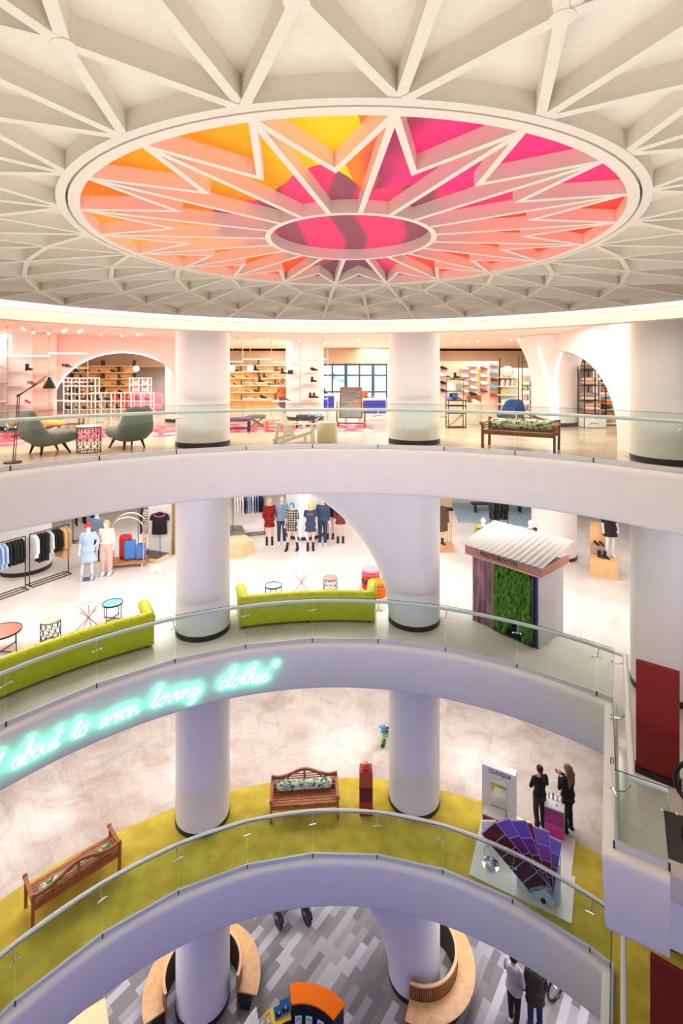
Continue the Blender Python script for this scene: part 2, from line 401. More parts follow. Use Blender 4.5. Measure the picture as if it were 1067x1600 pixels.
def fabric_mat():
    m = bpy.data.materials.new('patchwork_fabric'); m.use_nodes = True; n = m.node_tree.nodes; l = m.node_tree.links; b = n['Principled BSDF']
    tc = n.new('ShaderNodeTexCoord')
    w = n.new('ShaderNodeTexNoise'); w.inputs['Scale'].default_value = 220; w.inputs['Detail'].default_value = 1; l.new(tc.outputs['Object'], w.inputs['Vector'])
    sp = n.new('ShaderNodeSeparateXYZ'); l.new(tc.outputs['Object'], sp.inputs[0])
    def M(op, a, c=None):
        x = n.new('ShaderNodeMath'); x.operation = op
        for i, v in enumerate((a, c)):
            if v is None: continue
            if isinstance(v, (int, float)): x.inputs[i].default_value = v
            else: l.new(v, x.inputs[i])
        return x.outputs[0]
    d = n.new('ShaderNodeTexNoise'); d.inputs['Scale'].default_value = .9; d.inputs['Detail'].default_value = 2; l.new(tc.outputs['Object'], d.inputs['Vector'])
    ang = M('DIVIDE', M('ADD', M('ARCTAN2', sp.outputs[0], sp.outputs[1]), PI), 2*PI)          # 0 near the lens side, growing through the left
    ang = M('FRACT', M('ADD', M('ADD', ang, M('MULTIPLY', M('SUBTRACT', d.outputs[0], .5), .06)), .0))
    rp = n.new('ShaderNodeValToRGB'); l.new(ang, rp.inputs[0]); E = rp.color_ramp.elements
    stops = [(.0, (255, 178, 24)), (.035, (255, 160, 10)), (.07, (255, 120, 0)), (.10, (255, 140, 0)), (.15, (240, 84, 8)), (.20, (255, 120, 10)), (.26, (255, 160, 60)), (.33, (255, 120, 10)), (.42, (235, 80, 30)),
             (.47, (110, 66, 76)), (.53, (110, 60, 80)), (.56, (225, 60, 90)), (.62, (255, 80, 30)), (.70, (255, 60, 10)), (.77, (255, 62, 12)), (.83, (235, 50, 60)), (.86, (206, 42, 100)), (.92, (206, 38, 104)), (.96, (208, 42, 100)), (.98, (130, 50, 76)), (.993, (250, 110, 30))]
    while len(E) < len(stops): E.new(.5)
    for i, (p, c) in enumerate(stops): E[i].position = p; E[i].color = (*lin(c), 1)
    r = M('SQRT', M('ADD', M('MULTIPLY', sp.outputs[0], sp.outputs[0]), M('MULTIPLY', sp.outputs[1], sp.outputs[1])))
    wv = n.new('ShaderNodeTexWave'); wv.inputs['Scale'].default_value = .55; wv.inputs['Distortion'].default_value = 3; wv.inputs['Detail'].default_value = 1; l.new(tc.outputs['Object'], wv.inputs['Vector'])
    pr = n.new('ShaderNodeValToRGB'); l.new(wv.outputs[0], pr.inputs[0]); P = pr.color_ramp.elements
    P[0].color = (*lin((128, 64, 78)), 1); P[0].position = .2; P[1].color = (*lin((206, 52, 92)), 1); P[1].position = .5
    near = M('LESS_THAN', M('ADD', r, M('MULTIPLY', M('SUBTRACT', d.outputs[0], .5), 1.6)), 1.12)
    mx = n.new('ShaderNodeMix'); mx.data_type = 'RGBA'; l.new(near, mx.inputs['Factor']); l.new(rp.outputs[0], mx.inputs[6]); l.new(pr.outputs[0], mx.inputs[7])
    l.new(mx.outputs[2], b.inputs['Base Color']); b.inputs['Roughness'].default_value = .8
    bp = n.new('ShaderNodeBump'); bp.inputs['Strength'].default_value = .4; bp.inputs['Distance'].default_value = .01; l.new(w.outputs[0], bp.inputs['Height']); l.new(bp.outputs[0], b.inputs['Normal'])
    # backlight is put into the fabric as a glow of its own colours
    l.new(mx.outputs[2], b.inputs['Emission Color']); b.inputs['Emission Strength'].default_value = .7
    return m
fb = MB().lathe([(2.2, 0), (2.2, .006)], 80); obj('fabric_panel', fb, fabric_mat(), med, (0, 0, HT-.012))
# ------------------------------------------------------------------ glass balustrades
def balustrade(label, path, angs, R, z, extra):
    t = thing('glass_balustrade', label, 'balustrade', (0, 0, z))
    jo = [pol(R, a) for a in angs]+extra
    for a, b in zip(jo[:-1], jo[1:]):
        d = (b-a).normalized(); nn = Vector((d.y, -d.x, 0))
        g = MB().bar(a+d*.006+nn*-.02+Vector((0, 0, .64)), b-d*.006+nn*-.02+Vector((0, 0, .64)), .016, 1.05)
        obj('glass_panel', g, GLASS, t, smooth=0)
        obj('edge_strip', MB().bar(a+nn*-.02+Vector((0, 0, 1.168)), b+nn*-.02+Vector((0, 0, 1.168)), .014, .006), mat('glass_edge', (26, 40, 40), .3), t, smooth=0, label='dark green top edge of the glass')
    obj('base_channel', MB().sweep(jo, [(-.05, .056), (0, .056), (0, .155), (-.05, .155)]), SHOE, t, smooth=0)
    pr = [(-.22+.05*math.cos(2*PI*k/10), 1.0+.04*math.sin(2*PI*k/10)) for k in range(10)]
    obj('handrail', MB().sweep(path, pr), RAILW, t, smooth=60)
    for i, p in enumerate(jo):
        d = (jo[min(i+1, len(jo)-1)]-jo[max(i-1, 0)]).normalized(); nn = Vector((d.y, -d.x, 0))
        obj('joint_strip', MB().bar(p+nn*.004+Vector((0, 0, .05)), p+nn*.004+Vector((0, 0, .16)), .02, .02), BLACK, t, smooth=0)
        b = MB().tube([p+d*-.085+nn*.0+Vector((0, 0, .86)), p+d*.085+nn*.0+Vector((0, 0, .88))], .009, 6)
        b.tube([p+nn*-.02+Vector((0, 0, .87)), p+nn*-.14+Vector((0, 0, .88)), p+nn*-.22+Vector((0, 0, .98))], .011, 6)
        bo = obj('bracket', b, CHROME, t)
        for s in (-1, 1):
            obj('knob', MB().ball(p+d*.085*s+nn*.012+Vector((0, 0, .87+.01*s)), .022, 8, 6), CHROME, bo)
    return t
angs = [A0+DA*i for i in range(-7, 4)]
balustrade('glass balustrade along the top floor edge with white handrail', PATH3, [A0+DA*i for i in range(-8, 8)], R3, Z3, [])
balustrade('glass balustrade behind the neon sign fascia, in front of the lime sofas', PATH2, angs+[44.9], R2, Z2, [pol(R2, 44.9)-VX*1.85, B2, B2+UX*.66])
balustrade('glass balustrade in front of the yellow carpet and wooden benches', PATH1, angs+[45.6], R1, Z1, [pol(R1, 45.6)-VX*1.85, B1, B1+UX*.66])
# ------------------------------------------------------------------ furniture makers
def sup(n, w, t, p=2.6):                        # rounded-rectangle section
    o = []
    for k in range(n):
        a = 2*PI*k/n; c, s_ = math.cos(a), math.sin(a)
        o.append((math.copysign(abs(c)**(2/p), c)*w/2, math.copysign(abs(s_)**(2/p), s_)*t/2))
    return o
def loft(mb, path, W, T, n=16, p=2.6):          # path in the local y/z plane, widths along x, thickness across
    N = len(path); vs = []; fs = []
    for i, (y, z) in enumerate(path):
        a = path[max(0, i-1)]; b = path[min(N-1, i+1)]; d = Vector((0, b[0]-a[0], b[1]-a[1])).normalized(); nn = Vector((0, -d.z, d.y))
        for x, t in sup(n, W[i], T[i], p): vs.append(Vector((x, y, z))+nn*t)
    for i in range(N-1):
        for k in range(n): fs.append((i*n+k, i*n+(k+1) % n, (i+1)*n+(k+1) % n, (i+1)*n+k))
    fs.append(tuple(range(n))[::-1]); fs.append(tuple((N-1)*n+k for k in range(n)))
    return mb.add(vs, fs)
def rbox(mb, c, d, p=5, n=24, rz=0):            # soft-edged box: stacked rounded sections
    x, y, z = d; c = Vector(c); R = Matrix.Rotation(rz, 3, 'Z'); vs = []; fs = []
    L = [(-.5, .86), (-.42, .97), (-.3, 1), (.3, 1), (.42, .97), (.5, .86)]
    for h, k in L:
        for a, b in sup(n, x*k, y*k, p): vs.append(c+R @ Vector((a, b, h*z)))
    for i in range(len(L)-1):
        for k in range(n): fs.append((i*n+k, i*n+(k+1) % n, (i+1)*n+(k+1) % n, (i+1)*n+k))
    fs.append(tuple(range(n))[::-1]); fs.append(tuple((len(L)-1)*n+k for k in range(n)))
    return mb.add(vs, fs)
def face(v):                                    # rotation that turns local -y towards direction v
    return math.atan2(v[0], -v[1])
TWEED = mat('grey_green_tweed', (120, 125, 116), .95, noise=.35, nscale=60, bump=.4, bscale=150)
TEAK = mat('teak_wood', (168, 98, 52), .5, noise=.22, nscale=9)
DTEAK = mat('brown_wood', (140, 84, 42), .5, noise=.25, nscale=9)
PWOOD = mat('pale_wood', (228, 190, 150), .5, noise=.08, nscale=5)
OAK = mat('oak_veneer', (206, 158, 106), .5, noise=.1, nscale=6)
LWHITE = mat('white_lacquer', (240, 240, 240), .3)
CREAM = mat('cream_paint', (236, 228, 206), .6)
def leaf_mat(name, bgc, g1, g2, sc):
    m = bpy.data.materials.new(name); m.use_nodes = True; n = m.node_tree.nodes; l = m.node_tree.links; b = n['Principled BSDF']
    tc = n.new('ShaderNodeTexCoord'); mp = n.new('ShaderNodeMapping'); mp.inputs['Scale'].default_value = (.7, 1, 1.4); mp.inputs['Rotation'].default_value = (.3, .5, .2); l.new(tc.outputs['Object'], mp.inputs[0])
    w = n.new('ShaderNodeTexNoise'); w.inputs['Scale'].default_value = sc*1.7; w.inputs['Distortion'].default_value = 2.2; w.inputs['Detail'].default_value = 1.2
    l.new(mp.outputs[0], w.inputs['Vector']); r = n.new('ShaderNodeValToRGB'); l.new(w.outputs[0], r.inputs[0]); E = r.color_ramp.elements
    r.color_ramp.interpolation = 'CONSTANT'
    for i, (p, c) in enumerate(((0, g2), (.37, g1), (.43, bgc), (.60, g1), (.65, g2))):
        if i > 1: E.new(p)
        E[i].position = p; E[i].color = (*lin(c), 1)
    l.new(r.outputs[0], b.inputs['Base Color']); b.inputs['Roughness'].default_value = .9; return m
LEAF = leaf_mat('leaf_print_fabric', (226, 224, 200), (120, 160, 70), (50, 110, 60), 2.6)
LEAF2 = leaf_mat('pale_leaf_print_fabric', (236, 232, 214), (120, 176, 120), (60, 130, 86), 2.2)
def armchair(label, p, fwd):
    t = thing('armchair', label, 'armchair', p, face(fwd), 'grey tweed armchairs by the top floor rail')
    b = MB(); loft(b, [(-.60, .42), (-.57, .40), (-.42, .39), (-.12, .36), (.10, .37), (.24, .48), (.31, .66), (.35, .84), (.38, .98), (.385, 1.03)],
                   [.46, .64, .72, .76, .84, .86, .80, .72, .64, .46], [.10, .26, .32, .34, .40, .42, .34, .25, .18, .06], 22, 3)
    obj('shell', b, TWEED, t, smooth=80); t.scale = (1.08, 1.05, 1.04)
    for x, y in ((-.24, -.34), (.24, -.34), (-.22, .16), (.22, .16)):
        obj('leg', MB().tube([(x*.9, y*.85, .26), (x*1.2, y*1.25, 0)], [.04, .02], 8), BLACK, t)
    return t
def scallop_table(label, p, r, h, topm, grp=None, cat='side table'):
    t = thing('side_table', label, cat, p, 0, grp)
    f = MB(); n = 10; rows = 4; hh = h/rows
    for z in (0.012, h-.012): f.tube([(r*math.cos(2*PI*k/40), r*math.sin(2*PI*k/40), z) for k in range(41)], .009, 6, cap=False)
    for j in range(rows):
        for k in range(n):
            a0 = 2*PI*(k+.5*(j % 2))/n; da = 2*PI/n
            f.tube([(r*math.cos(a0+da*s), r*math.sin(a0+da*s), j*hh+hh*(.55+.45*math.sin(PI*s))) for s in (0, .15, .3, .5, .7, .85, 1)], .008, 5)
            f.bar((r*math.cos(a0), r*math.sin(a0), j*hh), (r*math.cos(a0), r*math.sin(a0), j*hh+hh*.56), .014)
    obj('wire_frame', f, BLACK, t)
    obj('table_top', MB().lathe([(r+.01, h), (r+.015, h+.006), (r+.015, h+.018), (r+.005, h+.024), (0, h+.024)], 32), topm, t)
    return t
def tray_table(label, p, r, h, topm, grp=None):
    t = thing('side_table', label, 'side table', p, .6, grp)
    obj('table_top', MB().lathe([(r-.012, h-.012), (r-.012, h)], 36), topm, t)
    obj('rim', MB().lathe([(r-.015, h-.03), (r, h-.03), (r, h+.012), (r-.015, h+.012), (r-.015, h-.03)], 36, cap=False), BLACK, t)
    for k in range(4):
        a = PI/4+k*PI/2; obj('leg', MB().bar((r*.97*math.cos(a), r*.97*math.sin(a), 0), (r*.97*math.cos(a), r*.97*math.sin(a), h), .02), BLACK, t)
    b = MB()
    for a in (PI/4, -PI/4): b.bar((-r*.97*math.cos(a), -r*.97*math.sin(a), .03), (r*.97*math.cos(a), r*.97*math.sin(a), .03+.004*a), .018)
    obj('cross_bar', b, BLACK, t); return t
COPPER = mat('copper', (176, 120, 92), .3, 1)
def star_table(label, p, r, h, legm, grp=None):
    t = thing('side_table', label, 'side table', p, .3, grp)
    obj('table_top', MB().lathe([(r, h-.01), (r, h)], 40), CLEAR, t)
    obj('glass_edge', MB().lathe([(r, h-.011), (r+.004, h-.005), (r, h+.001)], 40, cap=False), mat('table_edge', (190, 205, 200), .2), t)
    for k in range(6):
        a = k*PI/3
        obj('leg', MB().tube([(r*.85*math.cos(a), r*.85*math.sin(a), 0), (.03*math.cos(a+.5), .03*math.sin(a+.5), h*.52), (-r*.62*math.cos(a-.4), -r*.62*math.sin(a-.4), h-.012)], .009, 6), legm, t)
    return t
def garden_bench(label, p, fwd, L, m, slim=0):
    t = thing('garden_bench', label, 'bench', p, face(fwd)); D = .66; sh = .44
    s_ = MB()
    for i in range(7): s_.box((0, -D/2+.06+i*.09, sh), (L-.06, .072, .022))
    s_.box((0, -D/2+.02, sh-.05), (L-.08, .03, .075)); s_.box((0, D/2-.03, sh-.05), (L-.08, .03, .075))
    obj('seat', s_, m, t, smooth=0)
    for x in (-L/2+.03, L/2-.03):
        obj('leg', MB().box((x, -D/2+.03, .31), (.06, .06, .62)), m, t, smooth=0)
        obj('leg', MB().bar((x, D/2-.03, 0), (x, D/2+.02, .74), .06, .06, (0, 1, 0)), m, t, smooth=0)
        a = MB(); a.bar((x, -D/2-.03, .63), (x, D/2-.01, .65), .08, .035); a.tube([(x-.045, -D/2-.05, .635), (x+.045, -D/2-.05, .635)], .042, 10)
        for z in (.5, .56): a.bar((x, -D/2+.03, z), (x, D/2, z+.01), .02, .03)
        obj('armrest', a, m, t)
    b = MB(); N = 40; crest = []
    for i in range(N+1):
        u = -1+2*i/N; z = .715+.20*math.exp(-(u/.46)**2)+.045*math.exp(-((abs(u)-1)/.13)**2)
        crest.append((u*(L/2-.0), z))
    poly = [(x, z) for x, z in crest]+[(x, z-.07) for x, z in crest[::-1]]
    b.slab(poly, Matrix.Translation((0, D/2+.012, 0)), .045)
    b.box((0, D/2-.02, .50), (L-.1, .04, .05))
    for z in (.555, .605, .652): b.box((0, D/2, z), (L-.1, .014, .024))
    for u, zz in ((-.5, .73), (-.0, .86), (.5, .73)): b.box((u*L*.5, D/2, (zz+.5)/2), (.055, .03, zz-.5))
    for z in (.71, .77): b.box((0, D/2, z), (L*(.62 if z < .75 else .44), .014, .024))
    obj('backrest', b, m, t, smooth=30)
    return t
def bolster(label, p, fwd, L, m, r=.13, z=.46, dy=.19):
    R = Matrix.Rotation(face(fwd), 3, 'Z'); q = Vector(p)+R @ Vector((0, dy, z+r))
    b = MB(); b.tube([(-L/2, 0, 0), (-L/2+.02, 0, 0), (-L/2+.06, 0, 0), (-L/4, 0, 0), (0, 0, 0), (L/4, 0, 0), (L/2-.06, 0, 0), (L/2-.02, 0, 0), (L/2, 0, 0)], [r*.5, r*.85, r, r, r*.98, r, r, r*.85, r*.5], 20)
    o = obj('bolster_cushion', b, m, None, q, face(fwd), smooth=60); return tag(o, label, 'cushion')
def stool_x(label, p, rz, m, legm=None, w=.55, d=.42, h=.46, grp=None):
    t = thing('footstool', label, 'stool', p, rz, grp)
    b = MB(); rbox(b, (0, 0, h-.06), (w, d, .13)); obj('seat', b, m, t, smooth=60)
    for y in (-d/2+.06, d/2-.06):
        for s in (-1, 1): obj('leg', MB().bar((-s*w*.42, y+.012*s, 0.01), (s*w*.40, y+.012*s, h-.11), .045, .04), legm or m, t)
    return t
def stool_4(label, p, rz, m, legm, w=.6, d=.45, h=.46, grp=None):
    t = thing('footstool', label, 'stool', p, rz, grp)
    b = MB(); rbox(b, (0, 0, h-.05), (w, d, .12)); obj('seat', b, m, t, smooth=60)
    for x in (-w/2+.04, w/2-.04):
        for y in (-d/2+.04, d/2-.04): obj('leg', MB().box((x, y, (h-.1)/2), (.05, .05, h-.1)), legm, t, smooth=0)
    f = MB()
    for y in (-d/2+.04, d/2-.04): f.box((0, y, .12), (w-.08, .03, .03))
    obj('stretcher', f, legm, t, smooth=0); return t
# shoes: one small mesh each
def shoe_mb(kind):
    b = MB()
    if kind == 'trainer':
        loft(b, [(-.14, .035), (-.12, .04), (-.06, .05), (0, .062), (.05, .075), (.1, .085), (.135, .08), (.145, .05)], [.05, .085, .095, .088, .08, .082, .078, .05], [.03, .05, .07, .095, .12, .14, .13, .06], 10, 3)
        b.box((0, 0, .012), (.09, .28, .024))
    elif kind == 'boot':
        loft(b, [(-.14, .03), (-.12, .04), (-.06, .05), (0, .06), (.06, .075), (.12, .07)], [.05, .085, .09, .085, .08, .06], [.03, .06, .075, .1, .13, .1], 10, 3)
        b.lathe([(.045, .07), (.05, .14), (.055, .2), (.058, .23), (.045, .23)], 10, (0, .065, 0)); b.box((0, .09, .02), (.06, .06, .05))
    elif kind == 'heel':
        loft(b, [(-.13, .012), (-.1, .018), (-.04, .03), (.04, .08), (.1, .1), (.125, .1)], [.03, .07, .08, .065, .06, .04], [.015, .03, .045, .05, .06, .05], 10, 3)
        b.tube([(0, .1, .09), (0, .105, 0)], [.022, .008], 6)
    return b
SHOE_ME = {}
def shoe(label, p, rz, kind, m, grp=None, name=None):
    nm = name or {'trainer': 'trainer', 'boot': 'ankle_boot', 'heel': 'high_heel_shoe'}[kind]
    k = (kind, m.name)
    if k not in SHOE_ME:
        o = obj(nm, shoe_mb(kind), m, None, p, rz, smooth=60); SHOE_ME[k] = o
    else:
        o = SHOE_ME[k].copy(); COL.objects.link(o); o.location = p; o.rotation_euler = (0, 0, rz); o.name = nm
        if 'group' in o: del o['group']
    return tag(o, label, 'shoe', grp)
def simple(name, label, cat, mb, m, p=(0, 0, 0), rz=0, grp=None, smooth=30, bevel=0):
    return tag(obj(name, mb, m, None, p, rz, smooth=smooth, bevel=bevel), label, cat, grp)
def text_mesh(txt, size, depth, M, name='letters', font_shear=0, bold=0):
    c = bpy.data.curves.new(name, 'FONT'); c.body = txt; c.size = size; c.extrude = depth; c.align_x = 'CENTER'; c.align_y = 'CENTER'; c.shear = font_shear; c.offset = bold; c.resolution_u = 3
    o = bpy.data.objects.new(name, c); COL.objects.link(o); bpy.context.view_layer.update()
    me = bpy.data.meshes.new_from_object(o.evaluated_get(bpy.context.evaluated_depsgraph_get())); bpy.data.objects.remove(o); bpy.data.curves.remove(c)
    me.transform(M); me.materials.clear(); me.name = name; return me
STAND = Matrix.Rotation(PI/2, 4, 'X')           # text upright, read from local -y
# ------------------------------------------------------------------ third floor: shop
def g3(x, y): return gp(x, y, Z3)
armchair('grey tweed armchair with its back to the rail, beside the black floor lamp', g3(70, 709), (.58, .81))
armchair('grey tweed armchair right of the wire side table, seat turned left', g3(203, 700), (-.8, .6))
scallop_table('black wire side table with pale top between the two grey armchairs', g3(139, 706), .27, .62, mat('pale_stone_top', (238, 230, 215), .4))
fl = thing('floor_lamp', 'tall black jointed floor lamp leaning over the left grey armchair', 'lamp', g3(20, 723))
bY = g3(20, 723).y
def lp(x, y, dY=0): return at(x, y, bY+dY)-g3(20, 723)
obj('base', MB().lathe([(.17, 0), (.17, .025), (.03, .035)], 24), BLACK, fl)
q = MB(); q.tube([(0, 0, .02), lp(28, 617)], .011, 6); q.tube([lp(23.5, 720)+Vector((0, 0, 0)), lp(31, 617)], .009, 6); obj('pole', q, BLACK, fl)
q = MB(); q.tube([lp(26, 621), lp(72, 588, .25)], .011, 6); q.tube([lp(29, 617), lp(71, 593, .25)], .009, 6); obj('arm', q, BLACK, fl)
obj('joint', MB().ball(lp(28, 618), .03, 10, 8), BLACK, fl)
sh = lp(77, 607, .25); obj('lamp_shade', MB().lathe([(.125, 0), (.12, .05), (.085, .13), (.05, .18), (.03, .22), (.03, .25), (.0, .26)], 24, sh), BLACK, fl)
# rugs
def rug_mat():
    m = bpy.data.materials.new('pink_rug'); m.use_nodes = True; n = m.node_tree.nodes; l = m.node_tree.links; b = n['Principled BSDF']
    tc = n.new('ShaderNodeTexCoord'); t = n.new('ShaderNodeTexNoise'); t.inputs['Scale'].default_value = 1.6; t.inputs['Detail'].default_value = 6; l.new(tc.outputs['Object'], t.inputs['Vector'])
    r = n.new('ShaderNodeValToRGB'); l.new(t.outputs[0], r.inputs[0]); E = r.color_ramp.elements
    for i, (p, c) in enumerate(((.38, (228, 205, 200)), (.46, (226, 84, 110)), (.55, (214, 60, 96)), (.62, (190, 170, 180)))):
        if i > 1: E.new(p)
        E[i].position = p; E[i].color = (*lin(c), 1)
    l.new(r.outputs[0], b.inputs['Base Color']); b.inputs['Roughness'].default_value = .95; return m
RUG = rug_mat()
simple('rug', 'pink and white rug behind the two grey armchairs', 'rug', MB().prism([g3(-25, 699), g3(318, 678), g3(312, 664), g3(-25, 678)], Z3+.001, Z3+.012), RUG, smooth=0)
simple('rug', 'pink and grey rug under the row of footstools', 'rug', MB().prism([g3(352, 676), g3(505, 672), g3(505, 661), g3(352, 663)], Z3+.001, Z3+.012), RUG, smooth=0)
simple('rug', 'small pink rug under the tilting mirror', 'rug', MB().prism([g3(521, 673.5), g3(583, 674), g3(582, 664), g3(521, 664)], Z3+.001, Z3+.012), RUG, smooth=0)
YV = mat('mustard_velvet', (206, 170, 40), .85, noise=.1, nscale=10, sheen=.4); PV = mat('pink_velvet', (232, 120, 140), .85, noise=.1, nscale=10, sheen=.4)
stool_x('long mustard footstool with crossed wooden legs beside left armchair', g3(58, 683), -.12, YV, DTEAK, 1.75, .5, .5)
stool_4('pink velvet footstool behind the mustard footstool', g3(108, 668), .2, PV, DTEAK, .9, .55, .45)
stool_4('purple topped bench with black legs beside the white column', g3(373, 675), .05, mat('purple_fabric', (92, 60, 110), .9), BLACK, .75, .45, .47)
stool_x('grey footstool with crossed grey legs, second of the footstool row', g3(401, 668), .0, mat('grey_felt', (104, 108, 104), .9), None, .62, .45, .46)
stool_4('coral patterned footstool behind the white slatted chair', g3(429, 674), 0, mat('coral_print', (232, 110, 96), .9, rgb2=(246, 214, 200), nscale=14), mat('coral_paint', (222, 112, 92), .5), .6, .42, .46)
stool_4('dark navy footstool with black legs, behind the white slatted chair', g3(477, 669), 0, mat('navy_print', (36, 44, 70), .9, noise=.5, nscale=20), BLACK, .66, .45, .46)
stool_x('pale blue patterned footstool with crossed legs, last of the row', g3(492, 665), .1, mat('blue_toile', (96, 130, 170), .9, rgb2=(205, 220, 230), nscale=16), None, .55, .4, .47)
# white slatted garden chair
p = g3(463, 692); adi = thing('garden_chair', 'white slatted garden chair beside the cream drum stool', 'chair', p, face((.85, .42)))
CH = mat('chair_paint', (240, 236, 220), .6)
for x in (-.3, .3):
    obj('leg', MB().bar((x, -.38, 0), (x, -.34, .52), .09, .035), CH, adi, smooth=0)
    obj('leg', MB().bar((x, .5, 0), (x, .42, .55), .09, .035), CH, adi, smooth=0)
    obj('armrest', MB().bar((x*1.08, -.5, .53), (x*1.08, .48, .56), .13, .025), CH, adi, smooth=0)
    obj('side_rail', MB().bar((x*.9, -.42, .33), (x*.9, .6, .07), .03, .1), CH, adi, smooth=0)
q = MB()
for i in range(6): q.bar((-.29, -.40+i*.1, .365-i*.03), (.29, -.40+i*.1, .365-i*.03), .085, .02)
obj('seat', q, CH, adi, smooth=0)
q = MB()
for i in range(6):
    x = -.25+i*.1; top = 1.02-.25*(x/.3)**2*.4; q.bar((x, .14, .2), (x*1.15, .52, top), .085, .02, (0, 1, 0))
q.bar((-.3, .35, .56), (.3, .35, .56), .03, .06); obj('backrest', q, CH, adi, smooth=0)
simple('drum_stool', 'cream woven drum stool right of the white slatted chair', 'stool', MB().lathe([(.27, 0), (.28, .03), (.28, .53), (.265, .56), (0, .56)], 32), mat('cream_weave', (226, 214, 180), .9, noise=.15, nscale=60, bump=.5, bscale=90), g3(511, 690))
# cheval mirror
MW = mat('mahogany', (112, 58, 34), .45, noise=.2, nscale=9)
MIR = mat('mirror', (235, 235, 235), .02, 1)
p = g3(548, 668); cm = thing('cheval_mirror', 'tall tilting mirror in a reddish wooden stand on small pink rug', 'mirror', p, face((-.1, -1)))
q = MB(); w, h = .40, 1.42
for x in (-w, w): q.bar((x, -.02, .36), (x*.93, .10, h), .05, .04, (0, 1, 0))
q.bar((-w-.02, -.02, .36), (w+.02, -.02, .36), .045, .05); q.bar((-w*.93-.02, .1, h), (w*.93+.02, .1, h), .045, .05)
obj('frame', q, MW, cm, smooth=0)
obj('mirror_glass', MB().slab([(-w*.98, .36), (w*.98, .36), (w*.93, h), (-w*.93, h)], Matrix.Translation((0, .035, 0)) @ Matrix(((1, 0, 0, 0), (0, 1, .115, -.1), (0, 0, 1, 0), (0, 0, 0, 1))), .012), MIR, cm, smooth=0)
for x in (-.5, .5):
    obj('post', MB().tube([(x, .03, .12), (x, .03, .95)], [.03, .022], 8), MW, cm)
    obj('foot', MB().tube([(x, -.32, .02), (x, -.2, .1), (x, .03, .16), (x, .26, .1), (x, .36, .02)], [.03, .035, .04, .035, .03], 8), MW, cm)
obj('stretcher', MB().bar((-.5, .03, .15), (.5, .03, .15), .035, .05), MW, cm, smooth=0)
# display counters in front of the window
BLUEF = mat('royal_blue_panel', (48, 62, 196), .5); 
def counter(label, p, rz, w, d, h, panel, name='display_counter'):
    t = thing(name, label, 'counter', p, rz)
    obj('body', MB().box((0, 0, h/2), (w, d, h)), LWHITE, t, smooth=0, bevel=.01)
    obj('front_panel', MB().box((0, -d/2-.011, h*.62), (w*.92, .02, h*.62)), panel, t, smooth=0)
    obj('top', MB().box((0, 0, h+.011), (w+.03, d+.03, .02)), LWHITE, t, smooth=0)
    return t
counter('white and blue display counter left of the tilting mirror', g3(512, 650), 0, .65, .5, 1.0, BLUEF)
counter('white and blue display counter right of the tilting mirror', g3(583, 655), .1, 1.05, .6, .88, BLUEF)
q = at(569, 634, 0+g3(583, 655).y); Yc = g3(583, 655).y
shoe('black shoe on the blue counter beside the tilting mirror', (at(574, 0, Yc).x, Yc-.1, Z3+.90), 1.2, 'heel', BLACK)
shoe('red shoe on the blue counter beside the tilting mirror', (at(583, 0, Yc).x, Yc-.1, Z3+.90), 1.2, 'heel', mat('red_leather', (196, 40, 40), .4))
shoe('black ankle boot on the blue counter left of the mirror', (at(508, 0, g3(512, 650).y).x, g3(512, 650).y, Z3+1.02), 1.2, 'boot', BLACK)
simple('gift_box', 'orange box standing on the blue counter right of mirror', 'box', MB().box((0, 0, .15), (.22, .16, .3)), mat('orange_card', (236, 104, 52), .6), (at(570, 0, Yc).x, Yc+.15, Z3+.9), .2, smooth=0)
simple('card_sign', 'white card standing on the blue counter beside the column', 'sign', MB().box((0, 0, .2), (.3, .02, .4)), LWHITE, (at(525, 0, 22.5).x, 22.8, Z3+.0+.0), .1, smooth=0)
simple('drum_stool', 'beige drum stool by the blue counter near the right white column', 'stool', MB().lathe([(.23, 0), (.23, .8), (.22, .82), (0, .82)], 24), CREAM, g3(593, 648))
# teak bench with leaf bolster by the rail
pb = (g3(753, 699)+g3(867, 708))/2; fw = Vector((-.54, -.84, 0)); pb = pb-fw*.31
garden_bench('brown wooden garden bench on the top floor by the rail', pb, fw, 1.80, DTEAK)
bolster('long leaf print bolster cushion on the top floor bench', pb, fw, 1.6, LEAF, .14)
# blue shell chair
t = thing('tub_chair', 'deep blue upholstered tub chair behind the brown wooden bench', 'chair', g3(795, 664), face((-.2, 1)))
q = MB(); loft(q, [(-.3, .3), (-.25, .36), (0, .3), (.24, .36), (.34, .62), (.38, .92), (.385, .98)], [.6, .74, .86, .95, .95, .7, .4], [.12, .2, .26, .28, .2, .13, .06], 20, 2.6); obj('shell', q, mat('blue_upholstery', (28, 78, 140), .8, noise=.25, nscale=8), t, smooth=70)
obj('base', MB().lathe([(.28, 0), (.28, .02), (.05, .05), (.05, .25)], 20), BLACK, t)
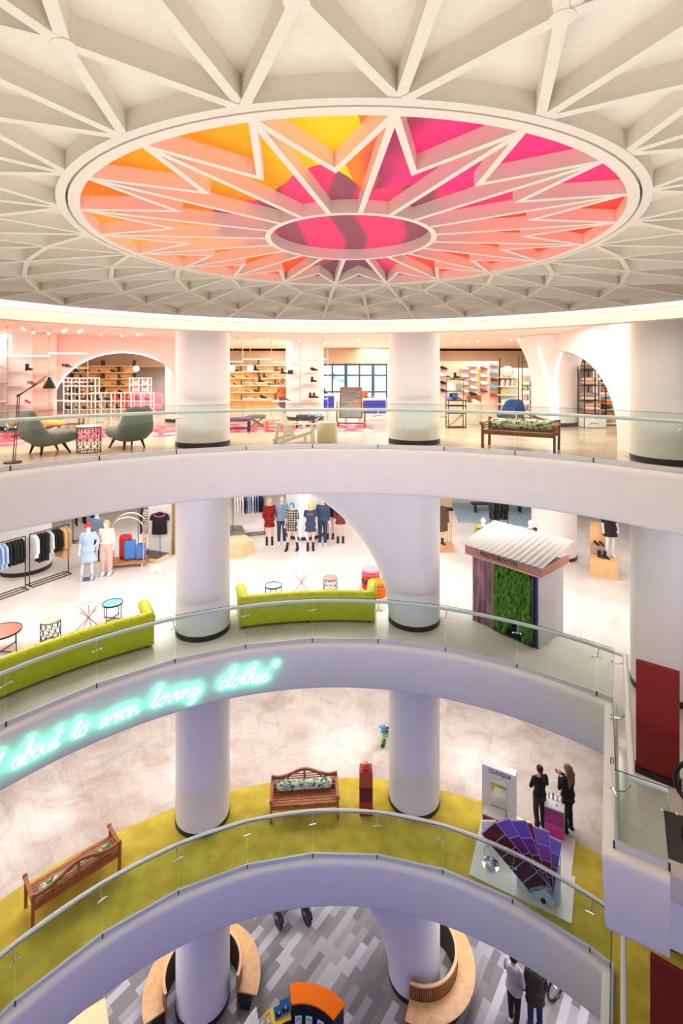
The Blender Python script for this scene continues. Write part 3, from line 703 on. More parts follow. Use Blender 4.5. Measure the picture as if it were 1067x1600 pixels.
# metal frame display table with shoes
pt = g3(712, 668); t = thing('display_table', 'black metal frame display table stacked with shoes and boxes beside the right column', 'display table', pt, 0)
q = MB()
for x in (-.31, .31):
    for y in (-.2, .2): q.bar((x, y, 0), (x, y, .98), .03)
for z in (.015, .52, .78, .97):
    for y in (-.2, .2): q.bar((-.31, y, z), (.31, y, z), .03)
    for x in (-.31, .31): q.bar((x, -.2, z), (x, .2, z), .03)
obj('frame', q, BLACK, t, smooth=0)
for z in (.535, .985): obj('shelf', MB().box((0, 0, z), (.62, .4, .012)), mat('dark_shelf', (60, 56, 56), .4), t, smooth=0)
obj('brace', MB().bar((-.28, 0, .02), (.28, .02, .5), .05, .05), OAK, t, smooth=0)
q = MB()
for x in (-.31, .31): q.bar((x, .1, .99), (x, .1, 1.72), .025)
for z in (1.3, 1.72): q.bar((-.31, .1, z), (.31, .1, z), .025)
q.box((0, .1, 1.735), (.64, .3, .012)); q.box((0, .1, 1.31), (.64, .3, .012)); obj('upper_frame', q, BLACK, t, smooth=0)
for i, (x, z, k, m, l) in enumerate(((-.2, 1.745, 'heel', BLACK, 'black strappy shoe on the top tier of the frame display table'), (.05, 1.745, 'boot', BLACK, 'black boot on the top tier of the frame display table'),
        (-.1, .995, 'boot', BLACK, 'black boot on the middle tier of the frame display table'), (.12, .995, 'heel', BLACK, 'black heeled shoe on the middle tier of the frame display table'), (-.24, .995, 'trainer', mat('lilac_leather', (120, 110, 190), .5), 'lilac shoe on the frame display table'))):
    shoe(l, pt+Vector((x, 0.05, z)), 1.3, k, m)
for x, z, d, c, l in ((-.18, 1.32, (.24, .04, .28), LWHITE, 'white card on the frame display table'), (.15, 1.32, (.2, .12, .26), mat('green_grey_card', (120, 140, 130), .6), 'grey green box on the frame display table'),
                      (-.02, 1.0, (.22, .14, .24), mat('blue_card', (20, 90, 160), .6), 'blue box on the frame display table'), (-.1, .545, (.4, .2, .1), BLACK, 'black box on the low shelf of the frame display table')):
    simple('shoe_box', l, 'box', MB().box((0, 0, d[2]/2), d), c, pt+Vector((x, .1 if z > .6 else 0, z)), 0, smooth=0)
pl = g3(739, 662); t = thing('display_plinth', 'round cream plinth with a wooden box beside the frame display table', 'plinth', pl)
obj('body', MB().lathe([(.36, 0), (.36, .8), (.34, .82), (0, .82)], 32), CREAM, t)
simple('wooden_box', 'brown wooden box on the round cream plinth', 'box', MB().box((0, 0, .14), (.5, .3, .28)), DTEAK, pl+Vector((.02, 0, .82)), 0, smooth=0)
shoe('dark shoe on the brown wooden box', pl+Vector((.02, 0, 1.10)), 1.3, 'trainer', BLACK)
shoe('white trainer beside the brown wooden box on cream plinth', pl+Vector((.05, -.24, .82)), 1.3, 'trainer', LWHITE)
# ------------------------------------------------------------------ third floor: shelving, shoe walls, arches
PINKW = mat('blush_wall_paint', (248, 222, 212), .6)
SHELFW = mat('shelf_board', (250, 238, 230), .4)
LED = emis('shelf_led', (255, 236, 220), 2.2)
BRASS = mat('brass', (176, 140, 100), .35, 1)
def zat(y, Y): return CAMZ-(y-HOR)*Y/FPX
def xat(x, Y): return (x-533.5)*Y/FPX
def pole_shelving(label, Y, poles, bays, d=.28):
    t = thing('pole_shelving', label, 'shelving', (0, Y, Z3))
    for x in poles: obj('pole', MB().tube([(xat(x, Y), 0, 0), (xat(x, Y), 0, 3.31)], .016, 8), mat('pale_steel', (200, 190, 182), .3, .6), t)
    for x0, x1, ys in bays:
        for i, y in enumerate(ys):
            z = zat(y, Y)-Z3
            if i == 0:
                obj('light_bar', MB().box(((xat(x0, Y)+xat(x1, Y))/2, 0, z), (xat(x1, Y)-xat(x0, Y)-.08, d, .035)), LED, t, smooth=0, label='bright lit shelf at the top of the bay')
            else: obj('shelf', MB().box(((xat(x0, Y)+xat(x1, Y))/2, 0, z), (xat(x1, Y)-xat(x0, Y)-.05, d, .03)), SHELFW, t, smooth=0)
    return t
YL_, YM_ = 16.6, 20.3
pole_shelving('pale pole shelving with a few shoes against the blush wall', YL_, (-55, 12, 77, 137), [(-55, 12, (549, 573, 596, 627)), (12, 77, (556, 580, 602, 631)), (77, 137, (552, 575, 597, 626))])
pole_shelving('slim pole shelving with shoes standing between the two white columns', YM_, (379, 424, 469, 512), [(352, 379, (565, 582, 604)), (379, 424, (561, 580, 598, 623)), (424, 469, (566, 585, 603, 627)), (469, 512, (561, 580, 598, 623))])
RED = mat('red_leather', (196, 40, 40), .4); TAN = mat('tan_leather', (176, 110, 60), .5); DBR = mat('dark_brown_leather', (58, 34, 26), .5)
def on(x, y, Y, dx=0): return Vector((xat(x, Y)+dx, Y, zat(y, Y)+.016))
for x, y, Y, k, m, l in ((45, 580, YL_, 'boot', BLACK, 'black ankle boot on the pole shelving by the blush wall'), (102, 575, YL_, 'heel', DBR, 'left shoe of the dark brown heeled pair on the pole shelving'), (108, 575, YL_, 'heel', DBR, 'right shoe of the dark brown heeled pair on the pole shelving'),
        (48, 602, YL_, 'heel', TAN, 'left shoe of the tan heeled pair on the pole shelving'), (53, 602, YL_, 'heel', TAN, 'right shoe of the tan heeled pair on the pole shelving'), (44, 631, YL_, 'heel', RED, 'red heeled sandal on the lowest shelf by the blush wall'),
        (401, 580, YM_, 'boot', BLACK, 'black boot in the upper left bay of the middle pole shelving'), (408, 598, YM_, 'boot', DBR, 'dark boot in the left bay of the middle pole shelving'), (398, 598, YM_, 'heel', RED, 'red high heel in the left bay of the middle pole shelving'),
        (412, 623, YM_, 'trainer', BLACK, 'black shoe low in the left bay of the middle pole shelving'), (443, 585, YM_, 'boot', BLACK, 'black boot on the lit middle bay shelf above the tan jacket'),
        (449, 627, YM_, 'heel', BLACK, 'black heel on the low shelf below the tan jacket'), (491, 580, YM_, 'trainer', BLACK, 'flat black shoe on the top shelf before the white column'), (490, 598, YM_, 'boot', BLACK, 'black heeled ankle boot on the shelf before the white column'),
        (487, 623, YM_, 'boot', DBR, 'left boot of the dark pair before the white column'), (493, 623, YM_, 'boot', DBR, 'right boot of the dark pair before the white column')):
    shoe(l, on(x, y, Y), 1.35, k, m)
simple('hat', 'black hat with broad brim on the middle pole shelving', 'hat', MB().lathe([(.22, 0), (.21, .012), (.12, .02), (.115, .13), (.09, .16), (0, .165)], 24), BLACK, on(446, 585, YM_, .0)+Vector((.2, 0, 0)))
# blush wall with the arched opening (left)
def arch_profile(L, h, wl, wr, ah, n=24, half=False):
    """wall outline in (x, z): an arched opening between a left leg wl and a right leg wr"""
    o = [(0, 0), (0, h), (L, h), (L, 0)]
    if wr > 0: o.append((L-wr, 0))
    x0, x1 = wl, L-wr; c = (x0+x1)/2; a = (x1-x0)/2
    for i in range(n+1):
        th = PI*i/n; o.append((c+a*math.cos(th), ah*math.sin(th)**.8))
    if wl > 0: o.append((wl, 0))
    return o
def wall_slab(name, p0, p1, z, outline, t, m):
    d = (p1-p0); a = math.atan2(d.y, d.x); M = Matrix.Translation((p0.x, p0.y, z)) @ Matrix.Rotation(a, 4, 'Z')
    b = MB(); n = len(outline); b.slab(outline, M, t)
    return struct(name, b, m, smooth=30), M, d.length
aL, aR = Vector((-11.3, 17.4, 0)), Vector((-5.55, 20.0, 0)); LL = (aR-aL).length
o, M, L = wall_slab('wall_arch', aL, aR, Z3, arch_profile(LL, 3.32, .95, .45, 2.72), .5, PINKW)
def neon_line(label, pts, m, parent=None, r=.022, name='neon_tube'):
    return tag(obj(name, MB().tube(pts, r, 6), m, None, smooth=60), label, 'neon light')
def smooth_line(p, n=5):
    return [tuple(p[i][d]*(1-k/n)+p[i+1][d]*k/n for d in (0, 1)) for i in range(len(p)-1) for k in range(n)]+[p[-1]]
NEONW = emis('white_neon', (225, 225, 255), 3)
ap = arch_profile(LL, 3.32, .95, .45, 2.72)[5:-1]
neon_line('curved white neon line along the edge of the left arch', [M @ Vector((x, -.28, z)) for x, z in ap[len(ap)//3:]], NEONW)
# blush wall behind the pole shelving
struct('wall_shop', MB().box((-13.55, 17.15, Z3+1.66), (7.4, .2, 3.3)), PINKW, smooth=0)
# right arch wall: from the big column over the back column
aA, aB = pol(9.6, 48.8), BACKC[3]; dd = (aB-aA).normalized(); aE = aA+dd*8.9
prof = [(0, 3.32), (8.9, 3.32), (8.9, 2.8), (8.4, 2.8)]
for i in range(31):
    tt = i/30; tt = math.sin(tt*PI/2); prof.append((8.4-6.5*tt, 2.8*max(0, 1-tt**2.4)**(1/2.4)))
prof += [(0, 0)]
wall_slab('wall_arch', aA, aE, Z3, prof, .5, COLW)
# arches springing to the left from the right-hand column on the second and the ground floor
aA = pol(9.62, 12.85); aB = Vector((-3.75, 15.3, 0)); LA = (aB-aA).length
fd = (aB-aA).normalized()
for z0, hh in ((Z2, Z3-.37-Z2), (Z0, Z1-.6)):
    bb = min(3.9, hh-.12); b = MB(); n = 40; vs = []; fs = []; rows = [(bb*math.sin(PI/2*i/30), 4.4*(1-math.cos(PI/2*i/30))) for i in range(31)]+[(hh, LA)]
    for z, e_ in rows:
        for k in range(n):
            a_ = 2*PI*k/n; q = Vector((math.cos(a_), math.sin(a_), 0))*.709; q2 = aA+q+(fd*e_ if q.dot(fd) > 0 else Vector()); vs.append((q2.x, q2.y, z0+z))
    for i in range(len(rows)-1):
        for k in range(n): fs.append((i*n+k, i*n+(k+1) % n, (i+1)*n+(k+1) % n, (i+1)*n+k))
    fs.append(tuple(range(n))[::-1]); fs.append(tuple((len(rows)-1)*n+k for k in range(n))); b.add(vs, fs)
    struct('column_arch', b, COLW, smooth=60)
# flared capital with neon on the right back column
c = BACKC[3]
def rfl(z): return .8+.6*(max(0, z-1.2)/2.1)**2.4
fl_ = MB(); fl_.lathe([(rfl(z*.1655), z*.1655) for z in range(21)], 40); struct('column_flare', fl_, COLW, loc=(c.x, c.y, Z3))
vd = Vector((-c.x, -c.y, 0)).normalized(); ld = Vector((vd.y, -vd.x, 0))*-1
for pts_, nm in ((((843, 542), (845, 560), (852, 580), (859, 603), (861.5, 624), (863.5, 648), (864, 668)), 'left'), (((876, 552), (871, 566), (868.5, 587), (868.7, 607), (869.7, 632), (870.7, 648), (871, 668)), 'right')):
    pts = []
    for x, y in smooth_line(pts_):
        off = (x-865)*18.2/FPX; z = max(.04, zat(y, 18.1)-Z3); r = rfl(z); off = max(-r*.9, min(r*.9, off)); q = c+ld*off+vd*(math.sqrt(r*r-off*off)+.03); pts.append((q.x, q.y, Z3+z))
    neon_line('flaring white neon line on the back column behind the wooden bench, %s one' % nm, pts, NEONW, r=.028)
c2 = BACKC[2]
for s, nm in ((-1, 'left'), (1, 'right')):
    neon_line('white neon line up the column behind the yellow wig mannequin, %s one' % nm, [(c2.x+s*(.13+.25*max(0, z-1.6)**2*.25), c2.y-.83-.02*z, Z2+.06+z) for z in [i*.2 for i in range(16)]], NEONW, r=.025)
# back wall of the shop: brown soffit, wooden shelves, window, pale panels
BROWN = mat('brown_soffit', (176, 150, 122), .6)
struct('trim_5', MB().box((0, 28.0, Z3+2.75), (44, 2.0, .9)), BROWN, smooth=0)
HW = mat('honey_wood', (232, 188, 128), .5, noise=.06, nscale=4)
def wood_shelves(label, x0, x1, Y, ys, seed):
    t = thing('wooden_shelving', label, 'shelving', (0, Y, Z3)); X0, X1 = xat(x0, Y), xat(x1, Y)
    obj('back_panel', MB().box(((X0+X1)/2, .2, 1.2), (X1-X0, .04, 2.36)), HW, t, smooth=0)
    rr = random.Random(seed); k = 0
    for i, y in enumerate(ys):
        z = zat(y, Y)-Z3
        obj('shelf', MB().box(((X0+X1)/2, 0, z), (X1-X0, .38, .035)), mat('shelf_edge', (245, 214, 165), .5), t, smooth=0)
        n = max(2, int((X1-X0)/1.3))
        for j in range(n+1):
            x = X0+(X1-X0)*(j+(.5 if i % 2 else 0))/n
            if x <= X1: obj('upright', MB().box((x, -.01, z+.16), (.045, .36, .3)), mat('dark_bracket', (70, 52, 40), .5), t, smooth=0)
    return t, X0, X1
SC = [BLACK, DBR, TAN, RED, mat('grey_suede', (120, 116, 112), .8)]
wd = []
for lab, x0, x1, ys, sd in (('honey coloured wooden shelves seen through the left arch', 112, 210, (572, 582, 592, 603, 614, 626), 1), ('honey coloured wooden shelves behind the slim pole shelving', 352, 456, (571, 581, 591, 602, 613, 625), 2)):
    wood_shelves(lab, x0, x1, 26.6, ys, sd)
    rr = random.Random(sd)
    for i, y in enumerate(ys[1:]):
        for j in range(5):
            x = x0+(x1-x0)*(.08+.84*(j+rr.random()*.6)/5)
            shoe('small shoe on the ' + lab.replace(' seen', ', seen') if False else 'small dark or brown shoe on the '+lab, Vector((xat(x, 26.6), 26.5, zat(y, 26.6)+.02)), rr.uniform(.8, 1.8), rr.choice(['boot', 'heel', 'trainer']), rr.choice(SC[:3]), 'shoes on the '+lab)
# white display frames seen through the left arch
for lab, x0, x1, y0, y1, cols, rows in (('tall white grid shelving seen through the left arch', 103, 152, 590, 648, 4, 5), ('long low white grid shelving before the wooden shelves', 146, 238, 613, 652, 6, 3), ('white grid stand with red patterned boxes, right of the wooden shelves', 205, 234, 590, 613, 2, 2)):
    Y = 22.5 if y1 > 640 else 22.4; t = thing('grid_shelving', lab, 'shelving', (0, Y, Z3 if y1 > 640 else zat(613, 22.4)+.03))
    b0 = Z3 if y1 > 640 else zat(613, 22.4)+.03
    X0, X1, zt = xat(x0, Y), xat(x1, Y), zat(y0, Y)-b0
    for c_ in range(cols+1):
        for yy in (-.18, .18): obj('post', MB().box((X0+(X1-X0)*c_/cols, yy, zt/2), (.035, .035, zt)), LWHITE, t, smooth=0)
    for r_ in range(rows): obj('shelf', MB().box(((X0+X1)/2, 0, zt*(r_+1)/rows-.02), (X1-X0+.03, .38, .03)), LWHITE, t, smooth=0)
    if y1 > 640:
        rr = random.Random(x0)
        for r_ in range(1, rows):
            for c_ in range(cols):
                shoe('dark shoe on the '+lab, Vector((X0+(X1-X0)*(c_+.5)/cols, Y, Z3+zt*r_/rows-.004)), rr.uniform(.9, 1.7), rr.choice(['boot', 'trainer', 'heel']), rr.choice([BLACK, BLACK, DBR, RED]), 'shoes on the '+lab)
    else:
        for c_ in range(2):
            for r_, zz in enumerate((.003, zt/2-.002)):
                simple('patterned_box', 'red and white patterned box in the white grid stand, seen through left arch', 'box', MB().box((0, 0, .11), (.26, .2, .22)), mat('red_print', (214, 90, 84), .7, rgb2=(250, 236, 230), nscale=18), (X0+(X1-X0)*(c_+.5)/2, Y, b0+(.005 if r_ == 0 else zt/2)), 0, 'patterned boxes in the white grid stand', smooth=0)
t = thing('sofa', 'pink sofa at the back, seen through the left arch', 'sofa', (xat(222, 24.5), 24.6, Z3))
q = MB(); rbox(q, (0, 0, .3), (1.7, .8, .3)); q.box((0, 0, .08), (1.5, .6, .16)); obj('seat', q, PV, t, smooth=60); q = MB(); rbox(q, (0, .35, .65), (1.7, .24, .7)); obj('backrest', q, PV, t, smooth=60)
# window to the street
WF = mat('blue_black_frame', (40, 62, 78), .4)
def street_mat():
    m = bpy.data.materials.new('street_view'); m.use_nodes = True; n = m.node_tree.nodes; l = m.node_tree.links; n.remove(n['Principled BSDF'])
    tc = n.new('ShaderNodeTexCoord'); t = n.new('ShaderNodeTexNoise'); t.inputs['Scale'].default_value = 1.1; t.inputs['Detail'].default_value = 8; l.new(tc.outputs['Object'], t.inputs['Vector'])
    r = n.new('ShaderNodeValToRGB'); l.new(t.outputs[0], r.inputs[0]); E = r.color_ramp.elements
    E[0].position = .34; E[0].color = (.05, .22, .34, 1); E[1].position = .45; E[1].color = (.75, .93, 1, 1)
    e = n.new('ShaderNodeEmission'); e.inputs[1].default_value = 2.0; l.new(r.outputs[0], e.inputs[0]); l.new(e.outputs[0], n['Material Output'].inputs[0]); return m
Yw = 26.3; X0, X1 = xat(498, Yw), xat(604, Yw); zt = zat(568, Yw)
w1 = struct('window_1', MB().box((0, 0, 0), (X1-X0, .02, zt-Z3-.02)), street_mat(), loc=((X0+X1)/2, Yw+.1, (zt+Z3)/2), smooth=0)
q = MB(); Wd, Hd = X1-X0, zt-Z3
for i in range(6): q.box((-Wd/2+Wd*i/5, 0, 0), (.16 if i % 2 == 0 else .09, .1, Hd))
for z in (-Hd/2+.05, -Hd*.1, Hd*.25, Hd/2-.06): q.box((0, .005, z), (Wd, .08, .09))
struct('window_frame', q, WF, w1, smooth=0)
struct('wall_window', MB().box(((X0+X1)/2, Yw+.1, (zt+Z3+3.32)/2), (X1-X0+.3, .25, Z3+3.32-zt)), BROWN, smooth=0)
struct('wall_side', MB().box((xat(476, Yw)-.2, Yw+.2, Z3+1.66), (1.6, .2, 3.3)), PINKW, smooth=0)
struct('wall_side', MB().box((xat(640, Yw), Yw+.2, Z3+1.66), (2.4, .2, 3.3)), PINKW, smooth=0)
# wall of small ledges with trainers
Ys = 22.0
struct('wall_trainers', MB().box((xat(733, Ys), Ys+.25, Z3+1.25), (xat(781, Ys)-xat(684, Ys), .12, 2.5)), mat('peach_panel', (244, 208, 182), .6), smooth=0)
simple('wall_post', 'slim black post at the edge of the trainer wall', 'post', MB().box((0, 0, 1.31), (.05, .06, 2.62)), BLACK, (xat(781.5, Ys), Ys+.1, Z3), smooth=0)
simple('neon_strip', 'vertical orange light strip on the trainer wall', 'light', MB().box((0, 0, 0), (.07, .03, .75)), emis('orange_strip', (255, 170, 60), 1.6), (xat(750, Ys), Ys+.15, zat(589, Ys)), smooth=0)
BLU = mat('blue_mesh', (70, 170, 210), .6); PUR = mat('plum_mesh', (120, 50, 90), .6)
ledges = {694: (577, 588, 600, 612), 727: (577.5, 589, 601, 613), 741: (573, 583.5, 595.5, 607.5, 618.5), 757: (577.5, 589, 600.5, 612.5), 773: (571, 583.5, 595.5, 607.5, 619)}
spec = {(757, 577.5): PUR, (757, 612.5): PUR, (773, 571): mat('grey_mesh', (150, 150, 156), .6), (773, 583.5): BLU, (773, 595.5): DBR, (773, 607.5): BLU, (773, 619): RED, (694, 577): BLACK, (694, 600): BLACK, (694, 612): BLACK}
cn = {PUR.name: 'plum', BLU.name: 'blue', DBR.name: 'dark brown', RED.name: 'red', BLACK.name: 'black', 'grey_mesh': 'grey'}
lsrc = None
pos = {571: 'top ledge', 573: 'top ledge', 577: 'upper ledge', 577.5: 'upper ledge', 583.5: 'second ledge', 588: 'second ledge', 595.5: 'third ledge', 600: 'third ledge', 607.5: 'fourth ledge', 612: 'lowest ledge', 612.5: 'lowest ledge', 619: 'lowest ledge'}
for x, ys in ledges.items():
    for y in ys:
        pz = Vector((xat(x, Ys), Ys+.06, zat(y, Ys)))
        if lsrc is None: lsrc = simple('shoe_ledge', 'small dark edged ledge for one shoe on the peach wall', 'shelf', MB().box((0, 0, -.01), (.36, .24, .022)), mat('ledge_grey', (120, 108, 104), .5), pz, 0, 'shoe ledges on the peach wall', smooth=0)
        else:
            o = lsrc.copy(); COL.objects.link(o); o.location = pz
        m = spec.get((x, y))
        if m: shoe('%s trainer on %s of the peach wall' % (cn[m.name], pos[y]+(' at the right edge' if x == 773 else ' beside the column' if x == 694 else ' by the orange strip')), pz+Vector((0, -.01, .002)), 1.45, 'trainer', m)
        else: shoe('white trainer on a small ledge of the peach wall', pz+Vector((0, -.01, .002)), 1.45, 'trainer', LWHITE, 'white trainers on the peach wall')
# lit shelves and black etagere with homeware
Ye = 21.6
struct('wall_homeware', MB().box((xat(815, Ye+.5), Ye+.6, Z3+1.1), (xat(851, Ye)-xat(781, Ye), .12, 2.2)), mat('lime_white_panel', (238, 240, 214), .5), smooth=0)
t = thing('wall_shelf', 'white wall shelf with patterned homeware right of the trainer wall', 'shelf', (xat(798, Ye), Ye+.35, Z3))
for y in (590, 604, 617.5, 632): obj('shelf', MB().box((0, 0, zat(y, Ye)-Z3), (.95, .34, .03)), PWOOD if y == 590 else LWHITE, t, smooth=0)
PRN = mat('floral_print', (236, 226, 206), .8, rgb2=(110, 96, 96), nscale=16)
simple('round_cushion', 'round floral cushion on the upper wooden shelf', 'cushion', MB().ball((0, 0, .25), (.27, .09, .25), 20, 12), PRN, (xat(797, Ye), Ye+.35, zat(590, Ye)+.016))
for i, x in enumerate((789, 797, 805)):
    simple('patterned_jar', ['patterned storage jar below the round cushion, first from the black post', 'patterned storage jar directly below the round cushion, in the middle', 'patterned storage jar below the round cushion, next to the black etagere'][i], 'jar', MB().lathe([(.09, 0), (.1, .02), (.1, .26), (.085, .28), (.0, .29)], 16), PRN, (xat(x, Ye), Ye+.35, zat(604, Ye)+.016))
simple('orange_box', 'small orange box on the white wall shelf', 'box', MB().box((0, 0, .11), (.2, .16, .22)), mat('orange_box', (232, 160, 90), .6), (xat(790, Ye), Ye+.35, zat(617.5, Ye)+.016), smooth=0)
simple('pale_box', 'pale green box on the lowest white wall shelf', 'box', MB().box((0, 0, .1), (.42, .2, .2)), mat('celadon', (206, 216, 200), .5), (xat(795, Ye), Ye+.35, zat(632, Ye)+.016), smooth=0)
Yt = 19.9; t = thing('etagere', 'tall black metal etagere with candles and cushions left of the neon column', 'shelving', (0, Yt, Z3)); X0, X1 = xat(813, Yt), xat(845, Yt); zt = zat(555, Yt)-Z3
for x in (X0, (X0*.42+X1*.58), X1):
    for yy in (-.2, .2): obj('post', MB().box((x, yy, zt/2), (.03, .03, zt)), BLACK, t, smooth=0)
EY = (556, 566, 596, 610, 625, 641)
for y in EY: obj('shelf', MB().box(((X0+X1)/2, 0, zat(y, Yt)-Z3), (X1-X0, .43, .025)), BLACK if y < 570 else mat('glass_shelf', (190, 196, 180), .2), t, smooth=0)
CND = [mat('blush_candle', (236, 200, 196), .5), mat('ivory_candle', (240, 232, 214), .5), mat('lilac_print', (200, 180, 206), .7, rgb2=(240, 220, 210), nscale=20)]
rr = random.Random(5)
for y, m, l in ((596, CND[0], 'blush candle box on the upper shelf of the black etagere'), (610, LEAF2, 'green printed cushion box on the second shelf of the black etagere'), (625, CND[2], 'pastel patterned box on the third shelf of the black etagere'), (641, CND[2], 'pastel patterned box on the lowest shelf of the black etagere')):
    for i in range(4):
        simple('candle_box', l, 'box', MB().box((0, 0, .11), (.15, .2, .2+.02)), m, (X0+.12+i*.2, Yt-.06, zat(y, Yt)+.014), rr.uniform(-.05, .05), 'boxes '+l[l.index('on the'):], smooth=0)
simple('dark_handbag', 'black handbag on the top of the black etagere beside the neon', 'bag', MB().lathe([(.16, 0), (.2, .1), (.16, .26), (.05, .3)], 14, ex=1, ey=.5), BLACK, (xat(842, Yt), Yt, zat(596, Yt)+.014))
simple('mustard_cushion', 'mustard yellow cushion on the black etagere', 'cushion', MB().ball((0, 0, .15), (.14, .1, .15), 14, 10), YV, (xat(841.5, Yt), Yt+.02, zat(610, Yt)+.014))
# pillow rack in the right arch
Yp = 16.9; t = thing('pillow_rack', 'black rack on a white base piled with cushions inside the right arch', 'shelving', g3(927, 668)); bp_ = g3(927, 668); Yp = bp_.y
obj('base', MB().box((0, .1, .22), (.75, .55, .42)), LWHITE, t, smooth=0, bevel=.01); obj('plinth', MB().box((0, .1, .006), (.78, .58, .012)), BLACK, t, smooth=0)
for x in (-.38, .0, .38):
    for y in (-.12, .36): obj('post', MB().box((x, y, 1.3), (.03, .03, 2.6)), BLACK, t, smooth=0)
PC = [('blush', mat('blush_linen', (234, 196, 176), .9, noise=.1)), ('cream', mat('cream_linen', (238, 228, 206), .9, noise=.05)), ('dusky pink', mat('dusky_pink', (206, 130, 130), .9)), ('orange', mat('burnt_orange', (222, 130, 80), .9)), ('dark green', mat('dark_green_velvet', (46, 72, 48), .9)), ('striped grey', mat('grey_linen', (170, 160, 150), .9, noise=.3, nscale=30)), ('patterned', PRN)]
for z in (.45, .95, 1.5, 2.05): obj('shelf', MB().box((0, .12, z), (.78, .52, .02)), BLACK, t, smooth=0)
def pillow_mb(w, d, h):
    b = MB(); N = 10; vs = []; fs = []
    for s in (1, -1):
        for i in range(N+1):
            for j in range(N+1):
                u, v = -1+2*i/N, -1+2*j/N; k = ((1-u**4)*(1-v**4))**.5; e_ = 1-.07*(1-abs(u*v))
                vs.append((u*w/2*(1-.07*(1-v*v)), v*d/2*(1-.07*(1-u*u)), s*h/2*k))
    for s in range(2):
        o_ = s*(N+1)**2
        for i in range(N):
            for j in range(N): fs.append((o_+i*(N+1)+j, o_+(i+1)*(N+1)+j, o_+(i+1)*(N+1)+j+1, o_+i*(N+1)+j+1))
    return b.add(vs, fs)
pl_ = [(.45, 0, 2), (.45, 1, 1), (.45, 2, 0), (.95, 0, 1), (.95, 1, 6), (1.5, 0, 0), (1.5, 1, 1), (2.05, 0, 5), (2.05, 1, 0)]
lvl = {.45: 'lowest', .95: 'second', 1.5: 'third', 2.05: 'top'}
for z, i, c_ in pl_:
    o = simple('scatter_cushion', '%s cushion on the %s shelf of the pillow rack, %s' % (PC[c_][0], lvl[z], ('at the bottom', 'second', 'topmost')[i]), 'cushion', pillow_mb(.52, .46, .15), PC[c_][1], bp_+Vector((random.uniform(-.06, .06)-.05, .1, z+.085+i*.145)), random.uniform(-.2, .2), smooth=70)
bq = bp_+Vector((.95, .75, 0)); t = thing('cushion_shelves', 'white shelves with colourful cushions behind the pillow rack', 'shelving', bq)
for z in (.1, .6, 1.1, 1.6): obj('shelf', MB().box((0, 0, z), (.9, .5, .03)), LWHITE, t, smooth=0)
for x in (-.45, .45): obj('side_panel', MB().box((x, 0, 1.05), (.03, .5, 2.1)), LWHITE, t, smooth=0)
k = 0
for z, cs in ((.1, (3, 1, 2)), (.6, (4, 3, 0)), (1.1, (1, 3, 6)), (1.6, (4, 2, 5))):
    for i, c_ in enumerate(cs):
        simple('scatter_cushion', '%s cushion on the white shelves behind the pillow rack, %s shelf' % (PC[c_][0], {.1: 'lowest', .6: 'second', 1.1: 'third', 1.6: 'top'}[z]), 'cushion', pillow_mb(.48, .42, .14), PC[c_][1], bq+Vector((-.18+.1*i, 0, z+.09+i*.13)), random.uniform(-.2, .2), smooth=70)
# ceiling spotlights and pendant globes
sp = thing('spotlight', 'white spotlight under the top floor shop ceiling', 'spotlight', (0, 0, 0), 0, 'ceiling spotlights over the top floor shop')
obj('canopy', MB().lathe([(.05, 0), (.05, -.02)], 12), LWHITE, sp); q = MB(); q.tube([(0, 0, -.02), (0, 0, -.08)], .012, 6); q.tube([(0, .07, -.07), (0, -.11, -.16)], .05, 12); obj('body', q, LWHITE, sp)
obj('lens', MB().tube([(0, -.107, -.158), (0, -.113, -.161)], .04, 12), emis('spot_lens', (255, 240, 220), 8), sp)
first = True
for x, y in ((14, 509), (34, 507), (52, 512), (79, 514), (102, 510), (127, 511), (156, 517), (195, 518), (219, 516), (372, 527), (400, 526), (470, 527), (507, 529), (557, 525), (605, 527), (713, 528), (731, 528), (745, 527), (794, 525), (812, 524)):
    Y = min(24, 1.44*FPX/(HOR-y)); p = Vector((xat(x, Y), Y, Z3+3.318))
    if first: sp.location = p; sp.rotation_euler = (0, 0, PI); first = False
    else: dup(sp, p, random.choice((0, PI, .6, -.6)))
gb = thing('pendant_globe', 'glowing globe pendant seen through the left arch', 'pendant lamp', (xat(213, 24), 24, zat(576, 24)))
obj('globe', MB().ball((0, 0, 0), .14, 16, 12), emis('globe_glow', (255, 246, 230), 4), gb); obj('cord', MB().tube([(0, 0, .13), (0, 0, Z3+3.32-zat(576, 24))], .008, 5), BRASS, gb)
for x, l in ((363, 'glowing globe pendant right beside the left white column'), (391, 'glowing globe pendant in front of the wooden shelves')):
    dup(gb, (xat(x, 22.5), 22.5, zat(576, 24)), 0, l)
